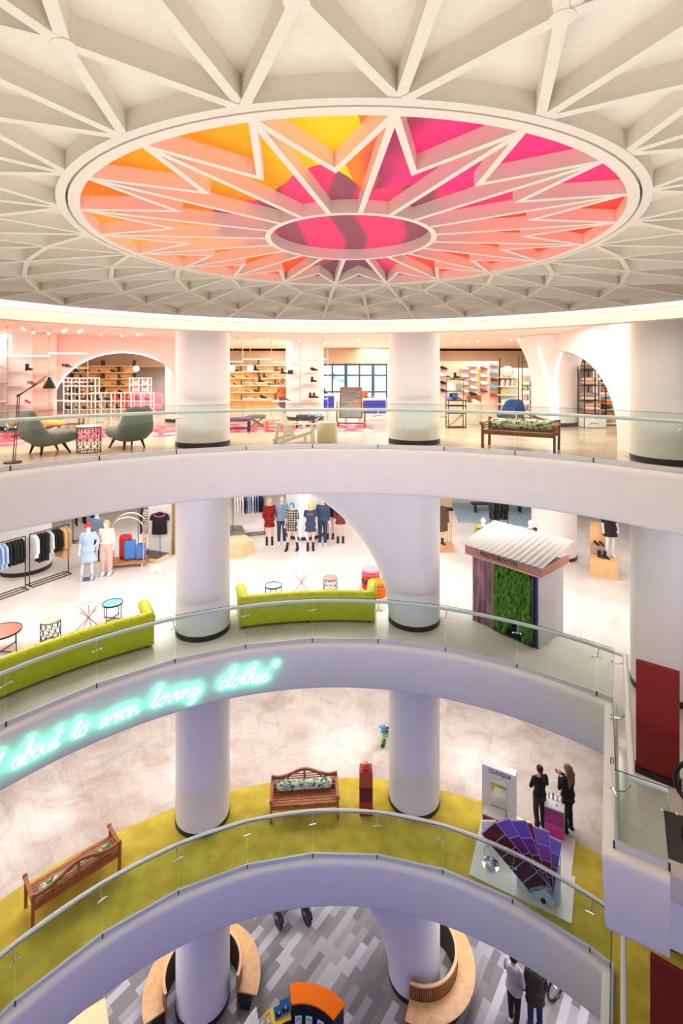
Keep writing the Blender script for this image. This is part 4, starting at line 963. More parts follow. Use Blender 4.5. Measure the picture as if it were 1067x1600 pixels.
# ------------------------------------------------------------------ second floor: furniture
def g2(x, y): return gp(x, y, Z2)
LIME = mat('lime_leather', (192, 198, 16), .38, noise=.06, nscale=6)
def sofa(label, a0, a1, r0=9.18):
    mid = pol(r0, (a0+a1)/2, Z2); t = thing('chesterfield_sofa', label, 'sofa', mid)
    off = -mid; n = int((a1-a0)*1.2)
    P = arc(r0, a0, a1, n)
    def sw(name, prof, sm=50):
        return obj(name, MB().sweep(P, [(-o, z+Z2) for o, z in prof]), LIME, t, off, smooth=sm)
    sw('back_panel', [(0, .07), (.0, .58), (.05, .62), (.26, .66), (.28, .4), (.28, .07)])
    sw('base', [(.27, .09), (.95, .09), (.97, .14), (.97, .28), (.27, .28)]); sw('seat', [(.29, .285), (.97, .285), (1.0, .32), (1.0, .40), (.96, .43), (.29, .43)])
    # tufted roll along the top of the back and round arms
    def roll(name, pts, r):
        b = MB(); N = len(pts); K = 16; vs = []; fs = []
        for i, p in enumerate(pts):
            tt = (pts[min(i+1, N-1)]-pts[max(0, i-1)]).normalized(); sx = Vector((tt.y, -tt.x, 0)).normalized(); up = sx.cross(tt)*1.0
            for k in range(K):
                a = 2*PI*k/K; dm = math.cos(i*PI/4)*math.cos(k*PI/2); rr = r*(1+.04*dm-.13*(max(0, dm)**4)); e_ = 1 if 0 < i < N-1 else .75
                vs.append(p+(sx*math.cos(a)+Vector((0, 0, 1))*math.sin(a)*1.0)*rr*e_)
        for i in range(N-1):
            for k in range(K): fs.append((i*K+k, i*K+(k+1) % K, (i+1)*K+(k+1) % K, (i+1)*K+k))
        fs.append(tuple(range(K))); fs.append(tuple((N-1)*K+k for k in range(K)))
        b.add(vs, fs); return obj(name, b, LIME, t, off, smooth=60)
    L = r0*math.radians(a1-a0); m_ = int(L/.045)
    roll('tufted_back_roll', [pol(r0+.13, a0+(a1-a0)*i/m_, Z2+.70) for i in range(m_+1)], .145)
    bt = MB()
    for i in range(4, m_-3, 8):
        for j, (dr_, dz) in enumerate(((-.105, .095), (.0, .138), (.105, .095))): bt.ball(pol(r0+.13+dr_, a0+(a1-a0)*(i+(4 if j == 1 else 0))/m_, Z2+.70+dz), .016, 7, 5)
    obj('tufting_buttons', bt, mat('dimple_shade_lime', (150, 146, 10), .5), t, off)  # darker lime puts the shade of the tufting dimples into the buttons
    for a, s in ((a0, 1), (a1, -1)):
        aa = a+s*math.degrees(.10/r0)
        roll('tufted_arm_roll', [pol(r0+.02+.98*i/22, aa, Z2+.70+.04*math.sin(i/22*PI)) for i in range(23)], .15)
        A_ = MB(); p0, p1 = pol(r0+.04, aa, Z2), pol(r0+.98, aa, Z2); A_.bar(p0+Vector((0, 0, .34)), p1+Vector((0, 0, .34)), .2, .54); obj('arm_panel', A_, LIME, t, off, bevel=.03)
    for a in (a0+1, (a0+a1)/2, a1-1):
        for r in (r0+.1, r0+.9): obj('foot', MB().cyl(pol(r, a, Z2), .035, .08, 10), BLACK, t, off)
sofa('long lime green tufted sofa along the rail on the left, end by white column', -57, -30.0)
sofa('lime green tufted sofa behind the rail between the two white columns', -16.6, 6.4)
CORAL = glass('coral_glass', (.95, .42, .30), .5); BLUEG = glass('blue_glass', (.40, .72, .85), .6); ROSE = glass('rose_glass', (.85, .55, .5), .6)
def grp(*a): return None
p = g2(4, 1024); tray_table('round coral tray table with black legs at the left picture edge', g2(2, 1019), .44, .52, mat('coral_tray', (238, 108, 82), .25))
scallop_table('black wire drum table with beige top beside the left lime sofa', g2(79, 1003), .23, .56, mat('beige_top', (206, 186, 160), .5))
star_table('round glass table on crossed copper legs beside the blue glass table', g2(138, 984), .37, .58, COPPER)
tray_table('black framed table with blue glass top near left sofa end', g2(176, 967), .27, .45, mat('blue_top', (110, 180, 214), .12))
tray_table('small black framed table with teal glass top behind the middle lime sofa', g2(427, 938), .26, .46, mat('teal_top', (104, 168, 176), .12))
star_table('round glass table on crossed pale legs behind the middle lime sofa', g2(471, 926), .33, .58, mat('champagne_metal', (186, 170, 160), .3, 1))
scallop_table('black wire drum table with rose top behind the middle lime sofa', g2(516, 931), .21, .55, mat('rose_top', (222, 150, 138), .2))
def cushion_stack(base, cols, r, th, txt, squash=1):
    z = 0
    for i, (c, nm) in enumerate(cols):
        simple('round_floor_cushion', txt % (nm, ('at the bottom', 'second from the bottom', 'third from the bottom', 'fourth from the bottom', 'fifth from the bottom', 'on top')[i if i < len(cols)-1 else 5]), 'cushion',
               MB().lathe([(r*.9, 0), (r, th*.3), (r, th*.7), (r*.92, th), (0, th*1.02)], 28), c, base+Vector((random.uniform(-.015, .015), random.uniform(-.015, .015), z+.001)), smooth=60); z += th*1.03
FC = {n: mat('felt_'+n.replace(' ', '_'), c, .9, noise=.06, nscale=12) for n, c in (('red', (226, 52, 60)), ('grey', (92, 84, 78)), ('rust', (206, 92, 40)), ('pink', (234, 96, 128)), ('pale pink', (240, 150, 165)), ('orange', (240, 124, 20)))}
cushion_stack(g2(579, 918), [(FC['red'], 'red'), (FC['red'], 'red'), (FC['grey'], 'dark grey'), (FC['rust'], 'rust'), (FC['pink'], 'pink'), (FC['pale pink'], 'pale pink')], .29, .10, '%s round floor cushion %s of the tall stack by the column')
cushion_stack(g2(591, 929), [(FC['orange'], 'orange'), (FC['orange'], 'orange'), (FC['orange'], 'orange'), (FC['orange'], 'orange')], .27, .105, '%s round cushion %s of the orange stack beside the column')
# white floor lamp
pw = g2(276, 962); bY2 = pw.y; t = thing('floor_lamp', 'white jointed floor lamp standing left of the white column', 'lamp', pw)
def l2(x, y, dY=0): return at(x, y, bY2+dY)-pw
LMP = mat('lamp_white', (236, 234, 228), .4)
obj('base', MB().lathe([(.16, 0), (.16, .02), (.03, .03)], 20), LMP, t); obj('pole', MB().tube([(0, 0, .02), l2(276, 902)], .012, 6), LMP, t)
obj('arm', MB().tube([l2(276, 902), l2(250, 880)], .011, 6), LMP, t); s_ = l2(244, 893); obj('lamp_shade', MB().lathe([(.15, 0), (.14, .06), (.09, .16), (.04, .21), (.0, .22)], 20, s_), LMP, t)
# ------------------------------------------------------------------ clothes racks and garments
def garment_mb(w=.42, L=.75, sl=.5, flare=1.05, t=.05):
    b = MB()
    o = [(-.05, -.03), (.05, -.03), (w*.5, -.09), (w*.5+.06, -.16), (w*.5+.09, -.09-sl), (w*.5-.02, -.09-sl), (w*.46, -.28), (w*.5*flare, -L), (0, -L-.015), (-w*.5*flare, -L), (-w*.46, -.28), (-w*.5+.02, -.09-sl), (-w*.5-.09, -.09-sl), (-w*.5-.06, -.16), (-w*.5, -.09)]
    b.slab(o, Matrix.Identity(4), t); return b
def trouser_mb(L=.95, w=.32, t=.05):
    b = MB(); b.slab([(-w/2, -.06), (w/2, -.06), (w/2, -L), (.02, -L), (0, -.4), (-.02, -L), (-w/2, -L)], Matrix.Identity(4), t); return b
GSRC = {}
def garment(kind, m, p, rz, label, group=None, name='hanging_shirt', cat='clothing'):
    k = (kind, m.name)
    if k not in GSRC:
        mb = {'shirt': lambda: garment_mb(), 'long': lambda: garment_mb(.40, 1.0, .5, 1.1), 'coat': lambda: garment_mb(.44, 1.02, .62, 1.15, .07), 'trousers': lambda: trouser_mb(), 'tee': lambda: garment_mb(.46, .62, .2, 1), 'big_tee': lambda: garment_mb(.56, .86, .24, 1)}[kind]()
        o = obj(name, mb, m, None, p, rz, smooth=0, bevel=.012)
        h = MB(); h.tube([(-.19, 0, -.085), (0, 0, -.02), (.19, 0, -.085)], .006, 5); h.tube([(0, 0, -.02), (0, 0, .02), (.02, 0, .04), (.04, 0, .02)], .005, 5)
        obj('hanger', h, BLACK, o); GSRC[k] = o
    else: o = dup(GSRC[k], p, rz); o.name = name
    if 'group' in o: del o['group']
    return tag(o, label, cat, group)
def clothes_rack(label, p, d, L, h=1.68, base=True):
    t = thing('clothes_rack', label, 'clothes rack', p, math.atan2(d[1], d[0]))
    for x in (0, L): obj('upright', MB().box((x, 0, h/2), (.025, .025, h)), BLACK, t, smooth=0)
    obj('rail', MB().bar((-.0, 0, h), (L, 0, h), .025), BLACK, t, smooth=0)
    q = MB()
    for y in (-.19, 0, .19): q.bar((0, y, .02), (L, y, .02), .022)
    for x in (0, L): q.bar((x, -.2, .02), (x, .2, .02), .022)
    obj('base_frame', q, BLACK, t, smooth=0); return t
NAVY = mat('navy_cloth', (34, 36, 60), .9, noise=.2, nscale=6); SKY = mat('pale_blue_cotton', (176, 200, 236), .9, noise=.06); BLKC = mat('black_cloth', (30, 30, 32), .9, noise=.3, nscale=8); WHC = mat('white_cloth', (236, 234, 236), .9, noise=.04); CAM = mat('camel_cloth', (214, 168, 112), .9, noise=.08)
DEN = mat('blue_denim', (92, 116, 160), .9, noise=.15, nscale=30); DDEN = mat('dark_denim', (52, 66, 96), .9, noise=.2, nscale=30); GREYB = mat('grey_blue_cotton', (120, 148, 168), .9, noise=.08)
dr = Vector((.51, .86, 0)); nrm = math.atan2(dr.y, dr.x)+PI/2
ra = g2(40.6, 919.5)-dr*1.95; clothes_rack('black clothes rack at the left edge with navy, pale blue and black garments', ra, dr, 1.93)
def hang(base, d, x, z, kind, m, label, group, name='hanging_shirt'):
    garment(kind, m, base+Vector((d[0]*x, d[1]*x, z-.02)), math.atan2(d[1], d[0])+PI/2+random.uniform(-.12, .12), label, group, name)
for i in range(7): hang(ra, dr, .08+i*.12, 1.68, 'long', NAVY, 'long navy garment hanging on the left edge clothes rack', 'navy garments on the left edge rack', 'hanging_dress')
for i in range(4): hang(ra, dr, .95+i*.11, 1.68, 'shirt', SKY, 'pale blue shirt hanging on the left edge clothes rack', 'pale blue shirts on the left edge rack')
for i in range(5): hang(ra, dr, 1.42+i*.10, 1.68, 'shirt', BLKC, 'black top hanging on the left edge clothes rack', 'black tops on the left edge rack')
rb = g2(46, 916.5); clothes_rack('black clothes rack with white, black and camel garments left of mannequins', rb, dr, 1.28)
for i, (k, m, l, g_) in enumerate([('shirt', WHC, 'white shirt near the left upright of the second clothes rack', 'white shirts at the left of the second rack')]*2+[('trousers', BLKC, 'black trousers on the second clothes rack', 'black trousers on the second rack')]*4+[('shirt', WHC, 'white shirt between black garments in the middle of the second clothes rack', None)]+[('shirt', BLKC, 'black shirt beside the camel coats on the second clothes rack', 'black shirts beside the camel coats')]*3+[('coat', CAM, 'camel coat at the right end of the second clothes rack', 'camel coats on the second rack')]*3):
    hang(rb, dr, .08+i*.092, 1.68, k, m, l, g_, {'trousers': 'hanging_trousers', 'coat': 'hanging_coat'}.get(k, 'hanging_shirt'))
# small rack behind
rc = g2(114, 848); clothes_rack('small black rack with short dark and blue items behind the mannequins', rc, Vector((.8, .6, 0)), .9, 1.35)
for i, (m, n) in enumerate(((BLKC, 'dark grey'), (BLKC, 'black'), (mat('cobalt_cloth', (32, 74, 200), .9), 'cobalt blue'))): hang(rc, (.8, .6), .12+i*.3, 1.35, 'tee', m, '%s top on the small rack behind the red haired mannequin' % n, None)
# luggage cart
pc = (g2(172, 893)+g2(219, 882))/2+Vector((.0, .25, 0)); t = thing('luggage_cart', 'brass arched luggage cart with wooden deck carrying three suitcases', 'luggage cart', pc, .22)
GOLD = mat('polished_brass', (226, 204, 176), .25, 1)
obj('deck', MB().box((0, 0, .2), (1.25, .66, .05)), mat('deck_wood', (184, 118, 76), .5), t, smooth=0, bevel=.02); obj('deck_trim', MB().box((0, 0, .165), (1.28, .69, .03)), GOLD, t, smooth=0)
for y in (-.28, .28):
    q = MB(); q.tube([(-.55, y, .22), (-.55, y, 1.35)]+[(-.55*math.cos(a), y*(1-.0*a), 1.35+.45*math.sin(a)) for a in [PI*i/14 for i in range(1, 14)]]+[(.55, y, 1.35), (.55, y, .22)], .025, 8); obj('arch', q, GOLD, t)
obj('hanging_rail', MB().tube([(0, -.28, 1.8), (0, .28, 1.8)], .018, 8), GOLD, t)
for x in (-.55, .55): obj('end_rail', MB().tube([(x, -.28, .9), (x, .28, .9)], .015, 8), GOLD, t)
for x in (-.5, .5):
    for y in (-.25, .25): obj('wheel', MB().tube([(x-.02, y, .075), (x+.02, y, .075)], .075, 14), LWHITE, t)
SRED = mat('red_shell', (214, 36, 34), .3, coat=.4); SBLU = mat('blue_shell', (62, 128, 210), .3, coat=.4)
def suitcase(label, p, rz, w, d, h, m):
    t = thing('suitcase', label, 'suitcase', p, rz)
    q = MB(); rbox(q, (0, 0, .04+h/2), (w, d, h), 6, 28)
    for i in range(5): q.box((-w*.36+w*.18*i, 0, .04+h/2), (.02, d+.014, h*.86))
    obj('shell', q, m, t, smooth=50)
    obj('handle', MB().tube([(-.07, 0, h+.03), (-.07, 0, h+.065), (.07, 0, h+.065), (.07, 0, h+.03)], .012, 6), BLACK, t)
    for x in (-w*.35, w*.35):
        for y in (-d*.3, d*.3): obj('wheel', MB().ball((x, y, .025), .026, 8, 6), BLACK, t)
top = Vector((0, 0, .226)); Rz = Matrix.Rotation(.22, 3, 'Z')
suitcase('tall red suitcase on the luggage cart behind the pink trousered mannequin', pc+top+Rz @ Vector((-.12, .14, 0)), .3, .42, .28, .78, SRED)
suitcase('larger blue suitcase standing on the luggage cart', pc+top+Rz @ Vector((.07, -.06, 0)), .35, .40, .28, .64, SBLU)
suitcase('smaller blue suitcase at the right end of the luggage cart', pc+top+Rz @ Vector((.45, -.1, 0)), .4, .32, .24, .5, SBLU)
# T-shirts before a white panel
px_ = g2(252, 866); 
struct('partition', MB().box((0, 0, 1.25), (1.15, .1, 2.5)), WHITE, loc=(px_.x+.05, px_.y+.12, Z2), smooth=0)
simple('gold_trim', 'tall gold strip beside the white panel, left of the white column', 'trim', MB().box((0, 0, 1.3), (.09, .12, 2.6)), BRASS, g2(271, 866), smooth=0)
FLO = mat('pink_flower_black', (28, 26, 28), .9)
t = thing('shirt_stand', 'slim stand holding a black shirt with pink flowers at neck', 'stand', g2(250, 867)); obj('pole', MB().tube([(0, 0, 0), (0, 0, 1.62)], .014, 6), STEEL, t); obj('base', MB().lathe([(.14, 0), (.14, .012), (0, .014)], 18), STEEL, t)
gz = g2(250, 867)+Vector((0, -.05, 1.66)); o = garment('big_tee', FLO, gz, .05, 'black shirt with pink flowers round the neck, on slim stand', None, 'flowered_shirt')
fl2 = MB()
for i in range(9):
    a = PI*(1.08+i*.105); fl2.ball((.2*math.cos(a), -.034, -.09+.1*math.sin(a)), (.034, .012, .03), 8, 5)
obj('flower_trim', fl2, mat('hot_pink', (232, 60, 130), .8), o, label='pink flowers round the neckline')
STR = mat('striped_jersey', (20, 20, 22), .9)
def stripe_mat():
    n = STR.node_tree.nodes; l = STR.node_tree.links; tc = n.new('ShaderNodeTexCoord'); w = n.new('ShaderNodeTexWave'); w.bands_direction = 'Z'; w.inputs['Scale'].default_value = 5; w.inputs['Distortion'].default_value = .6
    r = n.new('ShaderNodeValToRGB'); r.color_ramp.interpolation = 'CONSTANT'; r.color_ramp.elements[1].position = .5; l.new(tc.outputs['Object'], w.inputs['Vector']); l.new(w.outputs[0], r.inputs[0]); l.new(r.outputs[0], n['Principled BSDF'].inputs['Base Color'])
stripe_mat()
rd = g2(216, 862); clothes_rack('black rail with striped and black tops behind the luggage cart', rd, (.96, .28), .75, 1.75)
hang(rd, (.96, .28), .12, 1.75, 'long', BLKC, 'black dress hanging at the left of the striped top', None, 'hanging_dress'); garment('long', STR, rd+Vector((.5, -.1, 1.73)), .15, 'black and white striped top hanging behind luggage cart', None, 'striped_top')
t = thing('low_platform', 'low wooden platform with black top below the flowered shirt', 'platform', g2(238, 874), -.35); obj('body', MB().box((0, 0, .09), (.95, .62, .18)), PWOOD, t, smooth=0); obj('top', MB().box((0, 0, .19), (.97, .64, .02)), mat('black_top', (40, 38, 42), .2), t, smooth=0)
# ------------------------------------------------------------------ middle of the second floor
def cut_box(name, label, cat, pts, h, m, topm, z=Z2):
    c = sum(pts, Vector())/len(pts); t = thing(name, label, cat, (c.x, c.y, z)); q = [(p_.x-c.x, p_.y-c.y) for p_ in pts]
    obj('body', MB().prism(q, 0, h), m, t, smooth=0)
    if topm: obj('top', MB().prism([(a*1.01, b*1.01) for a, b in q], h, h+.02), topm, t, smooth=0)
    return t
p0 = g2(352, 872); cut_box('display_plinth', 'pale wooden plinth with slanted sides beside the left white column', 'plinth', [p0, g2(378, 872), g2(397, 864), g2(385, 856), p0+Vector((0, .9, 0))], .5, PWOOD, None)
cut_box('display_plinth', 'low plinth with dark stone top under the shirt rack', 'plinth', [g2(352, 846), g2(384, 843), g2(378, 829), g2(352, 829)], .22, PWOOD, mat('dark_stone', (120, 116, 120), .25))
re_ = g2(364, 838); de = Vector((.95, .3, 0)); clothes_rack('black clothes rack of checked and blue shirts beyond the left column', re_, de, 1.35, 1.72)
cols = [('patterned pale', mat('pale_check', (206, 196, 190), .9, noise=.35, nscale=22)), ('white', WHC), ('blush', mat('blush_cloth', (232, 200, 186), .9)), ('white', WHC), ('navy', NAVY), ('blue denim', DEN), ('blue', DEN), ('patterned pale', None), ('blue denim', DEN), ('blue denim', DEN), ('black', BLKC), ('black', BLKC)]
cols[7] = ('patterned pale', cols[0][1]); cnt = {}
for i, (n, m) in enumerate(cols): hang(re_, de, .08+i*.105, 1.72, 'shirt', m, '%s shirt on the clothes rack beyond the left white column' % n, n+' shirts on the middle rack')
# photo booth
A_, B_, C_ = g2(740.4, 969.5), g2(840, 1013.6), g2(873, 983); ux = (B_-A_).normalized(); vy = Vector((-ux.y, ux.x, 0)); Wb, Db = (B_-A_).length, 1.3
t = thing('photo_booth', 'rustic photo booth hut with corrugated roof and hanging green plants', 'photo booth', A_, math.atan2(ux.y, ux.x))
CORR = mat('corrugated_white', (164, 159, 154), .5, 0, noise=.05); CORS = mat('corrugated_side', (230, 228, 226), .45, noise=.03); 
RUST = mat('painted_pink_tin', (206, 136, 140), .6, rgb2=(120, 74, 48), nscale=2.6)
_n = RUST.node_tree.nodes; _mp = _n.new('ShaderNodeMapping'); _mp.inputs['Scale'].default_value = (3.5, 3.5, .45); _tx = [q for q in _n if q.type == 'TEX_NOISE'][0]; _tc = [q for q in _n if q.type == 'TEX_COORD'][0]
RUST.node_tree.links.new(_tc.outputs['Object'], _mp.inputs[0]); RUST.node_tree.links.new(_mp.outputs[0], _tx.inputs['Vector']); _e = [q for q in _n if q.type == 'VALTORGB'][0].color_ramp.elements.new(.5); _e.color = (*lin((140, 120, 140)), 1)
def corr(L, D, amp, wav, t_, n_per=8):          # corrugated sheet: waves along x, depth along y
    n = int(L/wav*n_per); b = MB(); vs = []; fs = []
    for i in range(n+1):
        x = L*i/n; z = amp*math.sin(2*PI*x/wav)
        vs += [(x, 0, z), (x, D, z), (x, D, z-t_), (x, 0, z-t_)]
    for i in range(n):
        for k in range(4): fs.append((i*4+k, i*4+(k+1) % 4, (i+1)*4+(k+1) % 4, (i+1)*4+k))
    fs += [(0, 1, 2, 3), (n*4, n*4+1, n*4+2, n*4+3)]
    return b.add(vs, fs)
def panel(name, x0, x1, y, m, z1=1.95, wav=.11, along='x', amp=.016):
    b = corr(x1-x0, z1, amp, wav, .006); me = b.mesh(name, 40)
    me.transform(Matrix.Rotation(PI/2, 4, 'X'))
    o = obj(name, me, m, t); 
    if along == 'x': o.location = (x0, y, 0)
    else: o.location = (y, x0, 0); o.rotation_euler = (0, 0, PI/2)
    return o
panel('front_panel', 0, .62, .0, RUST)['label'] = 'rusty pink painted tin panel'
panel('back_panel', 0, Wb, Db, CORS); panel('side_panel', 0, Db, Wb, CORS, along='y', wav=.2, amp=.045); panel('side_panel', 0, Db, 0, RUST, along='y')
for x, w_ in ((0, .06), (.62, .05), (Wb-.13, .06), (Wb-.02, .06)):
    obj('post', MB().box((x, .01, .98), (w_, .06, 1.96)), mat('weathered_wood', (150, 120, 96), .8, noise=.3, nscale=8) if x < Wb-.5 else mat('dark_blue_post', (60, 66, 96), .5), t, smooth=0)
FASC = mat('weathered_pink_board', (176, 146, 112), .8, rgb2=(206, 132, 140), nscale=2.5)
obj('fascia_board', MB().box((Wb/2, -.14, 1.98), (Wb+.36, .04, .2)), FASC, t, smooth=0); obj('fascia_board', MB().box((Wb+.16, Db/2-.06, 1.99), (.04, Db+.1, .2)), FASC, t, smooth=0)
for z, y in ((1.865, -.15),): obj('trim_strip', MB().box((Wb/2, y-.02, z), (Wb+.4, .03, .03)), PWOOD, t, smooth=0)
obj('trim_strip', MB().box((Wb+.19, Db/2-.06, 1.875), (.03, Db+.14, .03)), PWOOD, t, smooth=0)
rf = corr(Wb+.55, Db+.42, .013, .17, .006, 10); me = rf.mesh('roof', 50); me.transform(Matrix.Rotation(math.atan2(.30, Db+.3), 4, 'X'))
obj('roof', me, CORR, t, (-.26, -.3, 2.15), smooth=0)
lt = text_mesh('PHOTOBOOTH', .155, .006, Matrix.Identity(4), 'sign_letters'); lt.transform(STAND)
obj('sign_letters', lt, mat('dark_lettering', (58, 44, 40), .6), t, (.86, -.168, 1.985), 0)
lv = MB(); rr = random.Random(3)
for i in range(1700):
    x = .66+rr.random()*(Wb-.84); z = 1.86-rr.random()**.8*1.78*(0.86+.14*math.sin(x*9)); y = .03+rr.random()*.16-.06
    L = .12+.16*rr.random(); w_ = .006+.007*rr.random(); d = Vector((rr.uniform(-.5, .5), rr.uniform(-.9, -.05), -1)).normalized(); s_ = d.cross(Vector((rr.uniform(-.3, .3), 1, 0))).normalized()*w_
    a = Vector((x, y, z)); b_ = a+d*L*.5+Vector((0, -.015, 0)); c_ = a+d*L+Vector((0, .01, -.02)); lv.add([a, b_+s_, c_, b_-s_], [(0, 1, 2, 3)])
obj('hanging_plants', lv, mat('green_leaves', (92, 156, 40), .6, noise=.55, nscale=9), t, smooth=0)
obj('inner_curtain', MB().box((Wb/2+.25, .2, .98), (Wb-.75, .02, 1.9)), mat('dark_backing', (34, 48, 26), .9), t, smooth=0)
obj('step', MB().box((Wb/2+.3, .1, .02), (Wb-.75, .3, .04)), mat('dark_floor', (46, 52, 64), .5), t, smooth=0)
# right of the booth: wooden plinths with shoes
pb1, pb2 = g2(922, 900), g2(966, 907); un = (pb2-pb1).normalized(); vn = Vector((-un.y, un.x, 0))
cut_box('display_plinth', 'large honey wood display cube left of the big white column', 'plinth', [pb1, pb2, pb2+vn*.6, pb1+vn*.6], .62, mat('maple', (236, 186, 130), .5, noise=.06), None)
cut_box('display_plinth', 'tall honey wood display box behind the wooden cube', 'plinth', [pb1+vn*.65, pb1+un*.5+vn*.65, pb1+un*.5+vn*1.15, pb1+vn*1.15], 1.55, mat('maple', (236, 186, 130), .5), None)
simple('mesh_shelf', 'grey shelf step with shoes on the honey wood cube', 'shelf', MB().box((0, 0, .16), (.5, .2, .32)), mat('taupe', (170, 150, 132), .5), pb1+un*.28+vn*.48+Vector((0, 0, .621)), math.atan2(un.y, un.x), smooth=0)
for i in range(2):
    shoe(('left', 'right')[i]+' ankle boot of the black pair standing on the honey wood cube', pb1+un*(.32+.17*i)+vn*.15+Vector((0, 0, .622)), .3, 'boot', BLACK)
    shoe(('left', 'right')[i]+' shoe of the black pair on the grey shelf step', pb1+un*(.2+.16*i)+vn*.48+Vector((0, 0, .943)), .2, 'heel', BLACK)
# left of the booth: slatted stand with coat and cap
ps = g2(697, 862); t = thing('slatted_stand', 'gold slatted display stand with wooden base beside the right white column', 'display stand', ps)
obj('base', MB().box((0, .15, .12), (.6, .5, .24)), OAK, t, smooth=0)
for i in range(8): obj('slat', MB().box((-.26+i*.075, .3, 1.35), (.03, .04, 2.2)), mat('gold_slat', (206, 166, 112), .4), t, smooth=0)
garment('coat', mat('brown_tweed', (96, 74, 52), .9, noise=.3, nscale=20), ps+Vector((-.12, .18, 1.75)), .4, 'brown coat hanging on the gold slatted stand', None, 'hanging_coat')
simple('cap', 'black cap on the gold slatted stand', 'hat', MB().lathe([(.13, 0), (.13, .03), (.1, .09), (0, .11)], 16), BLKC, ps+Vector((.2, .2, 1.55)))
shoe('brown boot on the base of the gold slatted stand', ps+Vector((-.1, .1, .242)), .3, 'boot', DBR)
# far right: grey-blue rug, black garments
simple('rug', 'large grey blue rug at the back beyond the photo booth', 'rug', MB().prism([g2(716, 816), g2(846, 824), g2(846, 788), g2(705, 786)], Z2+.001, Z2+.01), mat('grey_blue_rug', (150, 172, 184), .95, noise=.12, nscale=6), smooth=0)
rk = gp(766, 838, Z2); clothes_rack('black clothes rack of dark garments behind the photo booth', rk, (1, .1), .75, 1.75)
for i in range(7): hang(rk, (1, .1), .06+i*.1, 1.75, 'long', BLKC if i % 2 else mat('olive_black', (52, 50, 36), .9, noise=.3), 'dark long dress on the rack behind the photo booth' if i % 2 else 'olive black long dress on the rack behind the photo booth', 'dark dresses behind the photo booth' if i % 2 else 'olive dresses behind the photo booth', 'hanging_dress')
pj = gp(752, 800, Z2); simple('black_bench', 'long low black bench on the grey blue rug', 'bench', MB().box((0, 0, .42), (2.6, .4, .06)).box((-1.1, 0, .2), (.06, .36, .4)).box((1.1, 0, .2), (.06, .36, .4)), BLACK, (pj.x+.8, pj.y, Z2+.011), 0, smooth=0)
# red panel on the landing
rp0 = g2(994, 1202); uu = Vector((.80, -.60, 0)).normalized()
t = thing('red_panel', 'tall dark red free standing panel by the escalator on the second level', 'panel', rp0, math.atan2(uu.y, uu.x))
REDP = mat('dark_red_felt', (128, 20, 12), .8, noise=.12, nscale=40)
obj('panel', MB().box((.31, 0, 1.0), (.62, .09, 1.80)), REDP, t, smooth=0); obj('base', MB().box((.31, 0, .05), (.68, .16, .1)), BLACK, t, smooth=0)
t2 = dup(t, (5.31, 8.57, Z1), math.atan2(uu.y, uu.x), 'dark red free standing panel by the escalator on the yellow carpet level')
# ------------------------------------------------------------------ first floor
def g1(x, y): return gp(x, y, Z1)
GF = .015                                       # thickness of the yellow carpet
pb = (g1(420, 1289)+g1(528, 1281))/2+Vector((0, .32, GF)); d = g1(528, 1281)-g1(420, 1289); fw = Vector((d.y, -d.x, 0)).normalized()
garden_bench('teak garden bench facing the rail on the yellow carpet, middle of picture', pb, fw, 1.82, TEAK)
bolster('leaf print bolster cushion on the middle teak bench', pb, fw, 1.52, LEAF2, .125)
pa, pc_ = g1(49, 1454), g1(188, 1361); d = (pc_-pa).normalized(); fw = Vector((-d.y, d.x, 0)); pm = (pa+pc_)/2+fw*.31+Vector((0, 0, GF))
garden_bench('teak garden bench on the left seen from behind, near the rail', pm, fw, 1.86, TEAK)
bolster('leaf print bolster cushion mostly hidden behind the left bench back', pm, fw, 1.5, LEAF2, .12)
# stacked cube tower with a bag under clear cover
pt = g1(572, 1277)+Vector((0, .18, GF)); t = thing('display_tower', 'slim tower of orange, maroon and red cubes with clear top case', 'display plinth', pt, .03)
for i, (c, nm) in enumerate((((176, 40, 26), 'red cube'), ((92, 24, 30), 'maroon cube'), ((186, 84, 36), 'orange cube'))):
    obj('cube', MB().box((0, 0, .19+i*.38), (.34, .34, .379)), mat('tower_'+nm.replace(' ', '_'), c, .6), t, smooth=0, label=nm)
obj('top', MB().box((0, 0, 1.15), (.33, .33, .012)), mat('crimson_top', (206, 24, 60), .5), t, smooth=0)
obj('clear_case', MB().box((0, 0, 1.33), (.34, .34, .34)), CLEAR, t, smooth=0)
t = thing('handbag', 'small orange handbag under the clear case of the cube tower', 'bag', pt+Vector((0, -.02, 1.157)), .3)
ORB = mat('orange_leather', (240, 130, 20), .45); obj('body', MB().slab([(-.1, 0), (.1, 0), (.08, .14), (-.08, .14)], Matrix.Identity(4), .07), ORB, t, bevel=.01); obj('handle', MB().tube([(.055*math.cos(a), 0, .135+.07*math.sin(a)) for a in [PI*i/8 for i in range(9)]], .007, 6), ORB, t)
